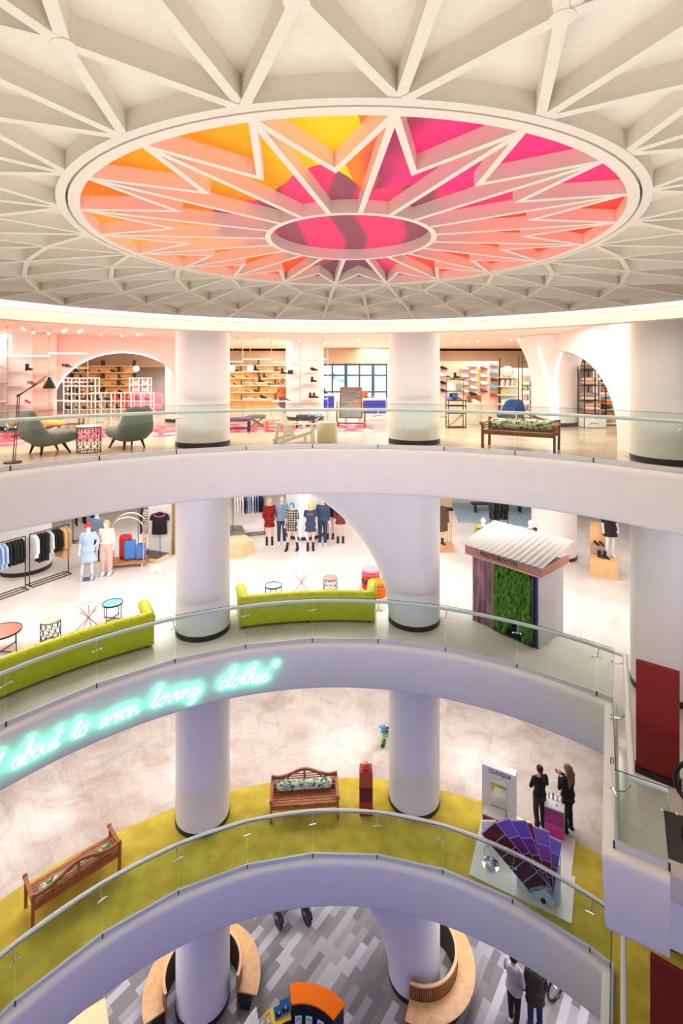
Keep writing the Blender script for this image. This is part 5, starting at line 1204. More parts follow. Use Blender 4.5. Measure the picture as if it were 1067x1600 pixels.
# toy tricycle
p = g1(603, 1161); t = thing('toy_tricycle', 'small blue and green toy tricycle beside the right white column', 'tricycle', p, -.5)
TB, TG = mat('toy_blue', (40, 130, 220), .4), mat('toy_green', (110, 200, 60), .4)
obj('front_wheel', MB().tube([(-.03, -.2, .13), (.03, -.2, .13)], .13, 20), BLACK, t)
for x in (-.17, .17): obj('rear_wheel', MB().tube([(x-.025, .3, .1), (x+.025, .3, .1)], .1, 18), BLACK, t)
obj('frame', MB().tube([(0, -.2, .34), (0, 0, .24), (0, .3, .12)], .03, 8).tube([(-.17, .3, .1), (.17, .3, .1)], .02, 8), TG, t); obj('fork', MB().tube([(0, -.2, .13), (0, -.19, .36), (0, -.15, .52)], .035, 8), TG, t)
obj('handlebar', MB().tube([(-.18, -.1, .54), (0, -.15, .52), (.18, -.1, .54)], .025, 8), TB, t); obj('head', MB().ball((0, -.2, .60), (.07, .11, .09), 12, 8).ball((0, -.3, .57), (.05, .06, .05), 10, 6), TB, t); obj('seat', MB().ball((0, .15, .34), (.1, .14, .05), 12, 6), BLACK, t); obj('mudguard', MB().tube([(0, -.36, .2), (0, -.28, .3), (0, -.16, .31)], .035, 8), TG, t)
# cosmetics stand
UD = Vector((.877, -.482, 0)); VD = Vector((.482, .877, 0)); RZC = math.atan2(UD.y, UD.x)
simple('display_platform', 'white L shaped floor platform under the cosmetics display', 'platform', MB().prism([(3.02, 11.79), (4.95, 10.73), (5.5, 11.72), (5.43, 11.77), (5.94, 12.66), (4.58, 13.4), (4.42, 13.12), (3.74, 13.3)], Z1+GF, Z1+GF+.03), LWHITE, smooth=0)
ZP = GF+.031
pf = g1(753, 1293)+Vector((0, 0, ZP)); t = thing('mirror_stand', 'tall white mirror stand with lettering above its mirror, beside pink counter', 'mirror stand', pf, RZC)
wf, hf = .84, 1.62
q = MB(); q.box((.12, .11, hf/2), (.24, .22, hf)); q.box((wf-.1, .11, hf/2), (.20, .22, hf)); q.box((.44, .11, hf-.13), (.41, .22, .26)); q.box((.44, .11, .06), (.41, .22, .12)); q.box((.44, .17, hf/2), (.41, .10, hf-.01)); obj('frame', q, LWHITE, t, smooth=0)
q = MB(); q.box((.44, .014, .74), (.398, .012, 1.23)); obj('mirror_glass', q, MIR, t, smooth=0)
lt = text_mesh('CLINIQUE', .125, .004, STAND, 'letters'); obj('letters', lt, mat('dark_print', (40, 36, 44), .6), t, (.45, -.006, hf-.10), 0)
def two_tone(label, p, w, d, h, c1, c2):
    t = thing('display_counter', label, 'counter', p, RZC)
    obj('body', MB().box((w/2, d/2, h/2), (w, d, h)), mat('pale_pink_lacquer', (240, 205, 225), .3), t, smooth=0); obj('top', MB().box((w/2, d/2, h+.011), (w+.01, d+.01, .02)), LWHITE, t, smooth=0)
    obj('upper_panel', MB().box((w/2, -.006, h*.72), (w, .01, h*.5)), c1, t, smooth=0); obj('lower_panel', MB().box((w/2, -.006, h*.23), (w, .01, h*.46)), c2, t, smooth=0); return t
MG1, MG2 = mat('deep_magenta', (150, 26, 110), .25), mat('bright_magenta', (208, 40, 140), .25)
two_tone('magenta fronted counter standing in front of the white mirror stand', pf+UD*.10-VD*.34, .50, .33, .62, MG1, MG2)
pk = g1(850.5, 1304)+Vector((0, 0, ZP)); two_tone('magenta fronted counter with bottles on top beside the two women', pk, .46, .42, .70, MG1, MG2)
BOT = [('clear glass', mat('frosted_glass', (206, 226, 226), .2)), ('pink', mat('pink_bottle', (226, 150, 190), .2)), ('pale', mat('pale_bottle', (224, 226, 232), .2)), ('orange', mat('orange_bottle', (226, 90, 50), .25))]
for i, (n, m) in enumerate(BOT):
    t = thing('cosmetics_bottle', '%s cosmetics bottle on the magenta counter, %s along its back edge' % (n, ('first', 'second', 'third', 'last')[i]), 'bottle', pk+UD*(.07+.105*i)+VD*.31+Vector((0, 0, .722)))
    obj('body', MB().box((0, 0, .055), (.05, .035, .11)), m, t, smooth=0, bevel=.006); obj('cap', MB().cyl((0, 0, .11), .015, .035, 10), LWHITE if i != 1 else BLACK, t)
simple('jar', 'small silver jar lying on the magenta counter before the bottles', 'jar', MB().lathe([(.03, 0), (.032, .02), (.025, .03), (0, .03)], 14), CHROME, pk+UD*.28+VD*.12+Vector((0, 0, .722)))
# giant fan of colour strips
pv = Vector((4.47, 11.14, Z1+ZP)); t = thing('colour_fan', 'giant standing fan of maroon, crimson, violet and lilac colour swatch strips', 'display', pv, RZC)
def sw_mat(c): return mat('swatch_%d_%d_%d' % c, c, .45, coat=.2)
strips = [(142, .52, [(84, 22, 38)]*4+[(96, 30, 44)]), (127, .5, [(96, 26, 40), (92, 18, 38), (112, 30, 110), (126, 90, 186)]), (113, .5, [(86, 20, 34), (110, 16, 38), (120, 40, 140), (112, 84, 190)]), (104, .3, [(76, 20, 30), (150, 14, 40), (160, 16, 50), (150, 16, 70)]), (94, .5, [(62, 22, 34), (120, 24, 60), (140, 70, 160), (140, 104, 192)]), (82, .48, [(66, 34, 96), (96, 50, 130), (108, 84, 178), (122, 112, 204)])]
for i, (a, w_, cols_) in enumerate(strips):
    Rf = (1.50, 1.49, 1.45, 1.42, 1.36, 1.28)[i]
    a = math.radians(a); ex = Vector((math.cos(a), math.sin(a))); ey = Vector((-ex.y, ex.x)); yb = .012*i
    def strip(l0, l1, wd_): return [(ex.x*l+ey.x*s*wd_/2, .26+ex.y*l+ey.y*s*wd_/2) for l, s in ((l0, -1), (l1, -1), (l1, 1), (l0, 1))]
    sb = obj('swatch_strip', MB().slab(strip(.0, Rf, w_), Matrix.Translation((0, yb, 0)), .008), mat('swatch_card', (210, 190, 225), .5), t, smooth=0)
    n = len(cols_); edges = [.02+(Rf-.04)*k/n for k in range(n+1)]
    for k, c in enumerate(cols_):
        obj('colour_swatch', MB().slab(strip(edges[k]+.012, edges[k+1]-.008, w_-.02), Matrix.Translation((0, yb-.0055, 0)), .004), sw_mat(c), sb, smooth=0)
tg = [(.2*math.cos(a)+.03, .14+.14*math.sin(a)) for a in [PI*k/8 for k in range(9)]]+[(-.2, 0.02), (.26, .02)]
obj('pivot_tag', MB().slab([(-.26, .2), (.02, .42), (.28, .2), (.24, .04), (.05, .0), (-.12, .04)], Matrix.Translation((0, -.02, 0)), .012), mat('tag_white', (206, 222, 232), .4), t, smooth=0)
lt = text_mesh('CLINIQUE', .085, .003, Matrix.Rotation(math.radians(38), 4, 'Z'), 'letters'); lt.transform(STAND); obj('letters', lt, mat('dark_print', (40, 36, 44), .6), t, (-.11, -.03, .27), 0)
obj('rivet', MB().tube([(.04, -.045, .1), (.04, -.02, .1)], .055, 16), mat('gunmetal', (50, 50, 56), .3, .8), t)
obj('support_box', MB().box((-.1, .3, .45), (.9, .36, .9)), mat('support_white', (226, 232, 238), .5), t, smooth=0)
# chrome bar stool
p = g1(767, 1354)+Vector((0, 0, ZP)); t = thing('bar_stool', 'chrome bar stool with white seat on the white platform', 'stool', p)
obj('base', MB().lathe([(.2, 0), (.2, .012), (.1, .03), (.045, .08), (.03, .12)], 32), CHROME, t); obj('column', MB().tube([(0, 0, .1), (0, 0, .62)], .028, 12), CHROME, t)
obj('footrest', MB().tube([(.16*math.cos(2*PI*k/24), .02+.16*math.sin(2*PI*k/24), .27) for k in range(25)], .011, 6, cap=False), CHROME, t); q = MB(); rbox(q, (0, 0, .66), (.38, .38, .09)); q.box((0, .17, .8), (.34, .04, .22)); obj('seat', q, LWHITE, t, smooth=60)
# ------------------------------------------------------------------ ground floor
def g0(x, y): return gp(x, y, 0)
SLAT = mat('slat_wood', (176, 122, 66), .5, noise=.15, nscale=10)
def round_bench(label, c, a0, a1, r0, r1):
    t = thing('curved_bench', label, 'bench', (c[0], c[1], 0)); n = 40
    def A(r, k0=a0, k1=a1): return [Vector((r*math.cos(math.radians(k0+(k1-k0)*i/n)), r*math.sin(math.radians(k0+(k1-k0)*i/n)), 0)) for i in range(n+1)]
    obj('seat', MB().sweep(A(r0+.03), [(0, .42), (r1-r0-.03, .42), (r1-r0, .435), (r1-r0, .455), (r1-r0-.02, .465), (0, .465)]), OAK, t, smooth=30)
    obj('base', MB().sweep(A(r0+.08), [(0, .0), (r1-r0-.25, .0), (r1-r0-.25, .42), (0, .42)]), mat('dark_base', (40, 36, 34), .6), t, smooth=30)
    obj('top_rail', MB().sweep(A(r0-.04), [(0, .82), (.075, .82), (.085, .84), (.075, .862), (0, .862)]), OAK, t, smooth=30)
    q = MB(); m_ = int((a1-a0)/3.2)
    for i in range(m_+1):
        a = math.radians(a0+(a1-a0)*i/m_); q.box((r0*math.cos(a), r0*math.sin(a), .42), (.03, .032, .80), rz=a)
    obj('slatted_back', q, SLAT, t, smooth=0)
    obj('back_lining', MB().sweep(A(r0-.03), [(0, .0), (.012, .0), (.012, .82), (0, .82)]), mat('lining_wood', (58, 36, 20), .6), t, smooth=30); return t
cl = pol(9.58, -22.2); round_bench('curved oak bench wrapping the left ground floor column', (cl.x, cl.y), -13, 218, 1.0, 1.5)
round_bench('curved oak bench with slatted back beside the flared ground floor column', (2.2, 13.98), -114, 62, 1.0, 1.48)
# round counter
CC = Vector((-1.0, 11.38, 0)); 
def csec(r, a0, a1, n=24): return [Vector((r*math.sin(math.radians(a0+(a1-a0)*i/n)), r*math.cos(math.radians(a0+(a1-a0)*i/n)), 0)) for i in range(n+1)]
def sector(r0, r1, a0, a1, z0, z1): return MB().prism(csec(r0, a0, a1)+csec(r1, a1, a0), z0, z1)
NV = mat('navy_lacquer', (20, 34, 50), .4)
t = thing('curved_counter', 'curved sales counter with bright orange top and navy front', 'counter', CC)
obj('body', sector(1.2, 1.52, -12, 44, 0, .96), NV, t, smooth=30); obj('top', sector(1.14, 1.57, -12.5, 44.5, .961, 1.0), mat('orange_laminate', (255, 122, 4), .6, spec=.15), t, smooth=30)
obj('lower_shelf', sector(.98, 1.2, -12, 44, .40, .43), NV, t, smooth=30); obj('floor_plate', sector(.9, 1.2, -12, 44, 0, .03), NV, t, smooth=30)
for i, a in enumerate((-4, 9, 24, 36)):
    a_ = math.radians(a); t3 = thing('jewellery_card', 'white jewellery card on the navy shelf under orange counter top, %s' % ('leftmost', 'second from left', 'third from left', 'rightmost')[i], 'display card', CC+Vector((1.08*math.sin(a_), 1.08*math.cos(a_), .432)), -a_)
    obj('card', MB().bar((0, .06, .0), (0, .1, .2), .17, .012, (0, 1, 0)), LWHITE, t3, smooth=0); obj('necklace', MB().tube([(.045*math.cos(k*PI/6), .075, .11+.05*math.sin(k*PI/6)) for k in range(13)], .006, 5, cap=False), BLACK, t3)
t = thing('glass_showcase', 'curved glass topped showcase left of the orange counter top', 'showcase', CC)
obj('base', sector(1.12, 1.54, -72, -13, 0, .62), NV, t, smooth=30); obj('display_floor', sector(1.13, 1.53, -71.5, -13.2, .621, .64), mat('yellow_laminate', (246, 190, 20), .4), t, smooth=30)
obj('glass_top', sector(1.12, 1.57, -72, -12.6, .97, .985), CLEAR, t, smooth=30); obj('glass_front', MB().sweep(csec(1.56, -72, -13), [(0, .62), (.008, .62), (.008, .97), (0, .97)]), CLEAR, t, smooth=30)
TQ = mat('turquoise_card', (20, 140, 190), .5)
for i, (a, r, w_, m, l) in enumerate(((-19, 1.3, .26, TQ, 'turquoise framed display card beside the orange counter top'), (-27, 1.28, .2, TQ, 'smaller turquoise display card in the glass showcase'), (-38, 1.32, .14, mat('yellow_card', (250, 200, 30), .5), 'yellow card in the glass showcase'), (-44, 1.34, .13, mat('grey_card', (200, 200, 196), .5), 'grey card in the glass showcase'), (-50, 1.36, .14, TQ, 'turquoise card at the left of the glass showcase'))):
    a_ = math.radians(a); t3 = thing('display_card', l, 'display card', CC+Vector((r*math.sin(a_), r*math.cos(a_), .642)), -a_)
    obj('backing', MB().bar((0, -.04, .0), (0, .1, w_*.9), w_, .014, (0, 1, 0)), m, t3, smooth=0)
    obj('insert', MB().bar((0, -.034, .035), (0, .078, w_*.72), w_*.68, .006, (0, 1, 0)), BLACK if m is TQ else LWHITE, t3, smooth=0)
    obj('charm', MB().ball((0.02, .01, w_*.42), (.03, .015, .035), 8, 6), LWHITE if m is TQ else CHROME, t3)
# motorcycles
def motorcycle(label, p, rz, m):
    t = thing('motorcycle', label, 'motorcycle', p, rz)
    for y in (-.7, .7):
        w_ = obj('wheel', MB().lathe([(.19, -.04), (.25, -.055), (.31, -.03), (.32, 0), (.31, .03), (.25, .055), (.19, .04)], 32), BLACK, t, (0, y, .32), (0, PI/2, 0))
        obj('rim', MB().lathe([(.17, -.03), (.2, -.042), (.2, .042), (.17, .03), (.17, -.03)], 32, cap=False), CHROME, w_)
        q = MB()
        for k in range(10): q.tube([(0, 0, .03*(-1)**k), (.18*math.cos(k*PI/5), .18*math.sin(k*PI/5), 0)], .008, 5)
        q.lathe([(.06, -.05), (.06, .05)], 14); obj('hub', q, STEEL, w_)
    obj('fork', MB().tube([(-.08, -.7, .32), (-.07, -.48, .92)], .025, 8).tube([(.08, -.7, .32), (.07, -.48, .92)], .025, 8), CHROME, t); obj('handlebar', MB().tube([(-.36, -.3, 1.02), (-.12, -.46, 1.0), (.12, -.46, 1.0), (.36, -.3, 1.02)], .016, 8), BLACK, t)
    q = MB(); loft(q, [(-.42, .78), (-.3, .84), (-.05, .82), (.05, .74)], [.14, .3, .28, .14], [.1, .24, .22, .1], 16); obj('fuel_tank', q, m, t, smooth=60); q = MB(); loft(q, [(.0, .76), (.2, .73), (.5, .78), (.72, .84)], [.16, .26, .26, .14], [.06, .1, .1, .06], 14); obj('seat', q, mat('black_vinyl', (24, 22, 22), .5), t, smooth=60)
    q = MB(); rbox(q, (0, -.05, .42), (.26, .42, .36)); obj('engine', q, mat('engine_grey', (70, 70, 74), .4, .7), t, smooth=50); obj('exhaust', MB().tube([(.12, -.2, .3), (.16, 0, .2), (.18, .75, .3)], [.03, .035, .05], 10), CHROME, t); obj('headlamp', MB().ball((0, -.6, .86), .1, 14, 10), CHROME, t); obj('frame', MB().tube([(0, -.45, .8), (0, -.1, .6), (0, .7, .32)], .03, 8), BLACK, t)
    q = MB(); q.tube([(0, -.7-.36*math.cos(a), .32+.36*math.sin(a)) for a in [PI*k/8+.3 for k in range(6)]], .05, 8, sq=.3); obj('mudguard', q, m, t)
    return t
RB_ = face((.52, -.85))
def wp(x, y, off=.7): q = g0(x, y); f = Vector((.52, -.85, 0)); return q-f*off
motorcycle('black motorcycle whose front wheel shows below the balcony edge, right one', wp(478, 1443), RB_, mat('black_gloss', (18, 18, 20), .2, coat=.6)); motorcycle('black motorcycle with wheel and shadow below the balcony edge, left one', wp(434, 1449), RB_, mat('black_gloss', (18, 18, 20), .2))
# bicycle by the right couple
t = thing('bicycle', 'black bicycle with spoked wheel behind the person in camouflage jacket', 'bicycle', g0(868, 1562)+Vector((.45, .26, 0)), face((-.86, -.5)))
for y in (-.52, .52):
    w_ = obj('wheel', MB().tube([(0, .31*math.cos(2*PI*k/32), .31*math.sin(2*PI*k/32)) for k in range(33)], .032, 8, cap=False), BLACK, t, (0, y, .334)); q = MB()
    for k in range(18): q.tube([(.02*(-1)**k, 0, 0), (0, .3*math.cos(2*PI*k/18), .3*math.sin(2*PI*k/18))], .003, 4)
    q.tube([(-.04, 0, 0), (.04, 0, 0)], .025, 8); obj('spokes', q, CHROME, w_)
q = MB(); J = {'h': (0, -.4, .82), 'bb': (0, .08, .32), 's': (0, .2, .8), 'r': (0, .52, .334), 'f': (0, -.52, .334)}
for a, b in (('h', 'bb'), ('h', 's'), ('s', 'bb'), ('bb', 'r'), ('s', 'r'), ('h', 'f')): q.tube([J[a], J[b]], .017, 8)
obj('frame', q, BLACK, t); obj('handlebar', MB().tube([(-.28, -.3, .96), (0, -.38, .94), (.28, -.3, .96)], .012, 6).tube([(0, -.4, .8), (0, -.38, .94)], .014, 6), BLACK, t); q = MB(); loft(q, [(.1, .9), (.2, .91), (.32, .92)], [.05, .1, .16], [.03, .05, .06], 10); q.tube([(0, .2, .78), (0, .2, .9)], .014, 6); obj('saddle', q, BLACK, t)
# pale wooden table at the lower left
tp = gp(164, 1558, .74); t = thing('wooden_table', 'pale peach wooden table at the lower left below the balcony', 'table', (tp.x, tp.y, 0), -.99)
obj('table_top', MB().box((.85, -.5, .72), (1.7, 1.0, .04)), mat('peach_wood', (232, 178, 128), .45, noise=.05, nscale=4), t, smooth=0, bevel=.01)
for x in (.08, 1.62):
    for y in (-.92, -.08): obj('leg', MB().box((x, y, .35), (.06, .06, .7)), OAK, t, smooth=0)
# escalators by the landings
def escalator(label, p, z):
    t = thing('escalator', label, 'escalator', (p.x, p.y, z), math.atan2(UX.y, UX.x))
    sl = math.radians(30); L = 6.0; c, s_ = math.cos(sl), math.sin(sl)
    def prof(o0, o1): return [(0, o0), (0, o1), (.9, o1), (.9+L*c, o1-L*s_), (.9+L*c, o0-L*s_), (.9, o0)]
    obj('truss', MB().slab(prof(-1.07, -.02), Matrix.Translation((0, .72, 0)), 1.3), WHITE, t, smooth=0)
    obj('steps', MB().slab(prof(-.05, .01), Matrix.Translation((0, .72, 0)), .9), mat('step_grey', (78, 72, 70), .5, .3), t, smooth=0)
    for y in (.16, 1.28):
        obj('glass_side', MB().slab([(.25, .02), (.25, .78), (.95, .78), (.9+L*c, .78-L*s_), (.9+L*c, .02-L*s_), (.95, .02)], Matrix.Translation((0, y, 0)), .014), GLASS, t, smooth=0)
        hp = [(.57, y, .12)]+[(.52-.36*math.cos(q_), y, .49+.37*math.sin(q_)) for q_ in [-PI/2+PI*k/12 for k in range(13)]]+[ (.95, y, .86), (.95+L*c, y, .86-L*s_)]
        obj('moving_handrail', MB().tube(hp, .034, 8), BLACK, t); obj('skirt', MB().slab([(.3, -.02), (.3, .12), (.95, .12), (.9+L*c, .12-L*s_), (.9+L*c, -.05-L*s_), (.95, -.02)], Matrix.Translation((0, y, 0)), .06), BLACK, t, smooth=0)
    return t
escalator('escalator with black handrail leaving the second level landing', B2+UX*.665, Z2)
# neon handwriting on the second-floor fascia
GL = {'a': [[(.9, .85), (.5, 1), (.1, .6), (.2, .1), (.6, .15), (.9, .85), (.88, .2), (1.05, .02), (1.3, .25)]], 'b': [[(0, .25), (.4, 1.2), (.52, 2), (.32, 2.1), (.25, 1), (.3, .1), (.7, .05), (.9, .5), (.72, .9), (.95, .82), (1.25, .85)]],
      'o': [[(.6, 1), (.15, .7), (.15, .15), (.55, .05), (.85, .5), (.6, 1), (.8, .82), (1.2, .9)]], 'u': [[(0, .9), (.05, .2), (.35, .05), (.7, .5), (.78, .95), (.75, .3), (.92, .05), (1.2, .3)]],
      't': [[(0, .25), (.35, 1.2), (.45, 1.9), (.36, .5), (.5, .05), (.85, .3)], [(.1, 1.3), (.85, 1.42)]], 'w': [[(0, .9), (.1, .2), (.35, .05), (.65, .9), (.7, .2), (.95, .05), (1.2, .9), (1.3, .8), (1.55, .9)]],
      'e': [[(0, .3), (.55, .55), (.52, .98), (.18, .85), (.1, .3), (.4, .02), (.9, .3)]], 'r': [[(0, .25), (.25, 1), (.32, .82), (.62, .85), (.56, .3), (.75, .05), (1, .3)]], 'l': [[(0, .25), (.45, 1.3), (.52, 2.05), (.32, 2.1), (.26, .8), (.4, .05), (.8, .3)]],
      'v': [[(0, .9), (.15, .3), (.35, .05), (.65, .6), (.7, .95), (1.0, .85)]], 'i': [[(0, .3), (.25, .95), (.25, .3), (.4, .05), (.7, .3)], [(.33, 1.45), (.37, 1.52)]], 'n': [[(0, .25), (.2, .98), (.2, .05), (.28, .65), (.58, .98), (.68, .7), (.7, .2), (.88, .05), (1.15, .3)]],
      'g': [[(.85, .85), (.45, 1), (.1, .6), (.2, .15), (.6, .15), (.88, .85), (.8, -.5), (.4, -.9), (.15, -.6), (.6, -.1), (1.2, .35)]], 'c': [[(.8, .8), (.5, 1), (.1, .6), (.2, .1), (.55, .02), (1.0, .3)]], 'h': [[(0, .25), (.45, 1.3), (.52, 2.05), (.32, 2.05), (.26, 1), (.22, .05), (.32, .65), (.62, .95), (.72, .6), (.74, .15), (.92, .05), (1.15, .3)]],
      's': [[(0, .25), (.45, 1.05), (.42, .75), (.78, .35), (.5, .02), (.15, .12)], [(.6, .05), (1.0, .3)]], 'Q': [[(.2, 2.2), (.1, 1.6)], [(.5, 2.2), (.4, 1.6)]]}
WID = {'w': 1.55, 'i': .7, 'l': .75, 'b': 1.1, 't': .8, 'e': .85, 'v': .9, 'Q': .6, 's': .95, 'r': .95, 'c': .95}
def smooth_pts(p, n=5):
    o = []
    for i in range(len(p)-1):
        p0, p1, p2, p3 = p[max(0, i-1)], p[i], p[i+1], p[min(len(p)-1, i+2)]
        for k in range(n):
            u = k/n; o.append(tuple(.5*(2*p1[d]+(p2[d]-p0[d])*u+(2*p0[d]-5*p1[d]+4*p2[d]-p3[d])*u*u+(3*p1[d]-p0[d]-3*p2[d]+p3[d])*u**3) for d in (0, 1)))
    return o+[p[-1]]
NEON = bpy.data.materials.new('aqua_neon'); NEON.use_nodes = True; NEON.node_tree.nodes.remove(NEON.node_tree.nodes['Principled BSDF']); en = NEON.node_tree.nodes.new('ShaderNodeEmission'); en.inputs[0].default_value = (.085, 1, .50, 1); en.inputs[1].default_value = 13; NEON.node_tree.links.new(en.outputs[0], NEON.node_tree.nodes['Material Output'].inputs[0])
RN_ = R2-.205
def ang_at(px):                                 # angle on the fascia seen at a photo column
    k = (px-533.5)/FPX; a_ = 1+k*k; b_ = -2*(CY+k*CX); c_ = CX*CX+CY*CY-RN_**2; Y = (-b_+math.sqrt(b_*b_-4*a_*c_))/(2*a_); return math.degrees(math.atan2(k*Y-CX, Y-CY))
sign = thing('neon_sign', 'turquoise handwritten neon words along the second level balcony front', 'neon sign', pol(R2-.2, -30, Z2-.6)); so = -pol(R2-.2, -30, Z2-.6)
for word, x0, x1 in (('all', -74, 3), ('about', 16, 98), ('to', 110, 143), ('wear', 154, 222), ('loving', 233, 318), ('clothesQ', 340, 431)):
    a0, a1 = ang_at(x0), ang_at(x1); tot = sum(WID.get(c, 1.1) for c in word); X = 0
    for c in word:
        b = MB(); f = MB()
        for st in GL[c]:
            pts = []
            for x, y in smooth_pts(st, 4):
                xx = X+x+y*.42; a = a0+(a1-a0)*xx/(tot+.5); pts.append(pol(RN_, a, Z2-.71+.20*y))
            b.tube(pts, .018, 6)
            p = pts[len(pts)//2]; an = math.degrees(math.atan2(p.x-CX, p.y-CY)); f.tube([p, pol(R2-.13, an, p.z)], .006, 5)
        lo = obj('quotation_mark' if c == 'Q' else 'neon_letter', b, NEON, sign, so, smooth=60); obj('standoff', f, BLACK, lo)
        X += WID.get(c, 1.1)
# ------------------------------------------------------------------ people and mannequins
def remesh(mb, name, vox, m, parent=None, loc=None, rz=0, sm=6):
    me = mb.mesh(name, 0); o = bpy.data.objects.new('tmp', me); COL.objects.link(o)
    r = o.modifiers.new('r', 'REMESH'); r.mode = 'VOXEL'; r.voxel_size = vox; s_ = o.modifiers.new('s', 'SMOOTH'); s_.factor = .5; s_.iterations = sm
    bpy.context.view_layer.update(); dg = bpy.context.evaluated_depsgraph_get(); n = bpy.data.meshes.new_from_object(o.evaluated_get(dg)); bpy.data.objects.remove(o); bpy.data.meshes.remove(me)
    n.name = name; n.materials.clear(); n.polygons.foreach_set('use_smooth', [True]*len(n.polygons)); return obj(name, n, m, parent, loc, rz, smooth=0)
def limb(b, a, c, ra, rc, n=12): b.tube([a, c], [ra, rc], n); b.ball(a, ra, n, 8); b.ball(c, rc, n, 8)
J0 = {'pelvis': (0, 0, .93), 'chest': (0, .01, 1.3), 'neck': (0, .015, 1.45), 'head': (0, -.015, 1.585), 'sh_l': (.165, .01, 1.385), 'el_l': (.225, .03, 1.12), 'wr_l': (.235, -.05, .89), 'sh_r': (-.165, .01, 1.385), 'el_r': (-.225, .03, 1.12), 'wr_r': (-.235, -.05, .89),
      'hip_l': (.088, 0, .90), 'kn_l': (.095, -.02, .50), 'an_l': (.10, .02, .085), 'hip_r': (-.088, 0, .90), 'kn_r': (-.095, -.02, .50), 'an_r': (-.10, .02, .085)}
TOR = [(.84, .13, .105), (.90, .165, .118), (.97, .15, .108), (1.06, .124, .092), (1.16, .132, .098), (1.27, .152, .108), (1.36, .155, .092), (1.41, .12, .075), (1.45, .06, .056), (1.52, .05, .052)]
def ctr(J, z):
    ks = [Vector(J['pelvis']), Vector(J['chest']), Vector(J['neck'])]
    if z <= ks[0].z: p = ks[0]
    elif z <= ks[1].z: u = (z-ks[0].z)/(ks[1].z-ks[0].z); p = ks[0].lerp(ks[1], u)
    else: u = min(1.3, (z-ks[1].z)/(ks[2].z-ks[1].z)); p = ks[1]+(ks[2]-ks[1])*u
    return Vector((p.x, p.y, z))
def rings(b, J, T, n=20):
    vs = []; fs = []
    for z, rx, ry in T:
        c = ctr(J, z)
        for x, y in sup(n, rx*2, ry*2, 2.3): vs.append(c+Vector((x, y, 0)))
    for i in range(len(T)-1):
        for k in range(n): fs.append((i*n+k, i*n+(k+1) % n, (i+1)*n+(k+1) % n, (i+1)*n+k))
    fs.append(tuple(range(n))[::-1]); fs.append(tuple((len(T)-1)*n+k for k in range(n))); b.add(vs, fs)
def figure(name, label, cat, p, rz, H, skin, pose=None, vox=.014, head=True, build=1.0):
    J = dict(J0); J.update(pose or {}); V = {k: Vector(v) for k, v in J.items()}; b = MB()
    rings(b, J, [(z, rx*build, ry*build) for z, rx, ry in TOR])
    for s in 'lr':
        limb(b, V['hip_'+s], V['kn_'+s], .082*build, .054); limb(b, V['kn_'+s], V['an_'+s], .053, .034); cf = V['kn_'+s].lerp(V['an_'+s], .3)+Vector((0, .018, 0)); b.ball(cf, (.045, .05, .09), 10, 8)
        f = V['an_'+s]; b.tube([f+Vector((0, .045, -.045)), f+Vector((0, -.03, -.045)), f+Vector((0, -.12, -.062)), f+Vector((0, -.165, -.068))], [.032, .038, .034, .018], 10)
        limb(b, V['sh_'+s], V['el_'+s], .05*build, .037); limb(b, V['el_'+s], V['wr_'+s], .036, .024)
        d = (V['wr_'+s]-V['el_'+s]).normalized(); sd = d.cross(Vector((0, 1, 0))); sd = sd.normalized() if sd.length > .2 else Vector((1, 0, 0)); w_ = V['wr_'+s]
        pm = w_+d*.075; b.tube([w_, w_+d*.04, pm], [.024, .032, .034], 10, sq=.6)
        bend = d.cross(sd).normalized()*(.35 if s == 'l' else -.35)
        for i, L in enumerate((.06, .072, .068, .052)):
            a = pm+sd*(-.026+.0175*i); m1 = a+(d+bend*.2)*L*.5; b.tube([a-d*.01, m1, m1+(d+bend).normalized()*L*.5], [.0105, .0095, .008], 7)
        a = w_+d*.03-sd*.028; b.tube([a, a+(d*.7-sd*.7).normalized()*.035, a+(d*.9-sd*.4).normalized()*.062], [.012, .011, .009], 7)
    h = V['head']
    limb(b, V['neck'], h-Vector((0, -.01, .06)), .05, .048)
    if head:
        b.ball(h+Vector((0, .015, .02)), (.073, .09, .092), 16, 12); b.ball(h+Vector((0, -.025, -.03)), (.058, .06, .082), 14, 10)
        b.tube([h+Vector((0, -.088, .02)), h+Vector((0, -.108, -.018)), h+Vector((0, -.088, -.026))], [.009, .014, .011], 8)
        for sx in (-1, 1): b.ball(h+Vector((sx*.075, .012, -.005)), (.012, .022, .032), 8, 6); b.ball(h+Vector((sx*.028, -.077, .014)), (.016, .012, .010), 8, 6)
        b.ball(h+Vector((0, -.085, -.055)), (.024, .012, .010), 8, 6)
    k = H/1.70
    o = remesh(b, name, vox, skin, None, p, rz, 2); o.scale = (k, k, k); o.location = p; tag(o, label, cat); o['j'] = 0; del o['j']
    return o, J
def top(o, J, m, hem=.86, sleeve=2, k=1.12, flare=1.0, name='top', vox=.015, neck=1.435, cuff=1.0):
    b = MB(); T = [(z, rx*k+.004, ry*k+.006) for z, rx, ry in TOR if hem < z < neck]
    rh = .168*k*flare; T = [(hem, rh, .122*k*flare)]+T+[(neck, .085, .072)]
    if hem > 1.0: T[0] = (hem, .128*k, .096*k)
    rings(b, J, T); V = {q: Vector(v) for q, v in J.items()}
    for s in 'lr':
        if sleeve > 0:
            e = V['el_'+s]
            if sleeve < 1: e = V['sh_'+s].lerp(e, sleeve)
            limb(b, V['sh_'+s], e, .062*k/1.1, .053 if sleeve < 1 else .048)
            if sleeve > 1: limb(b, V['el_'+s], V['el_'+s].lerp(V['wr_'+s], (sleeve-1)*.96), .047, .038*cuff)
    c = remesh(b, name, vox, m, o, None, 0, 3); return c
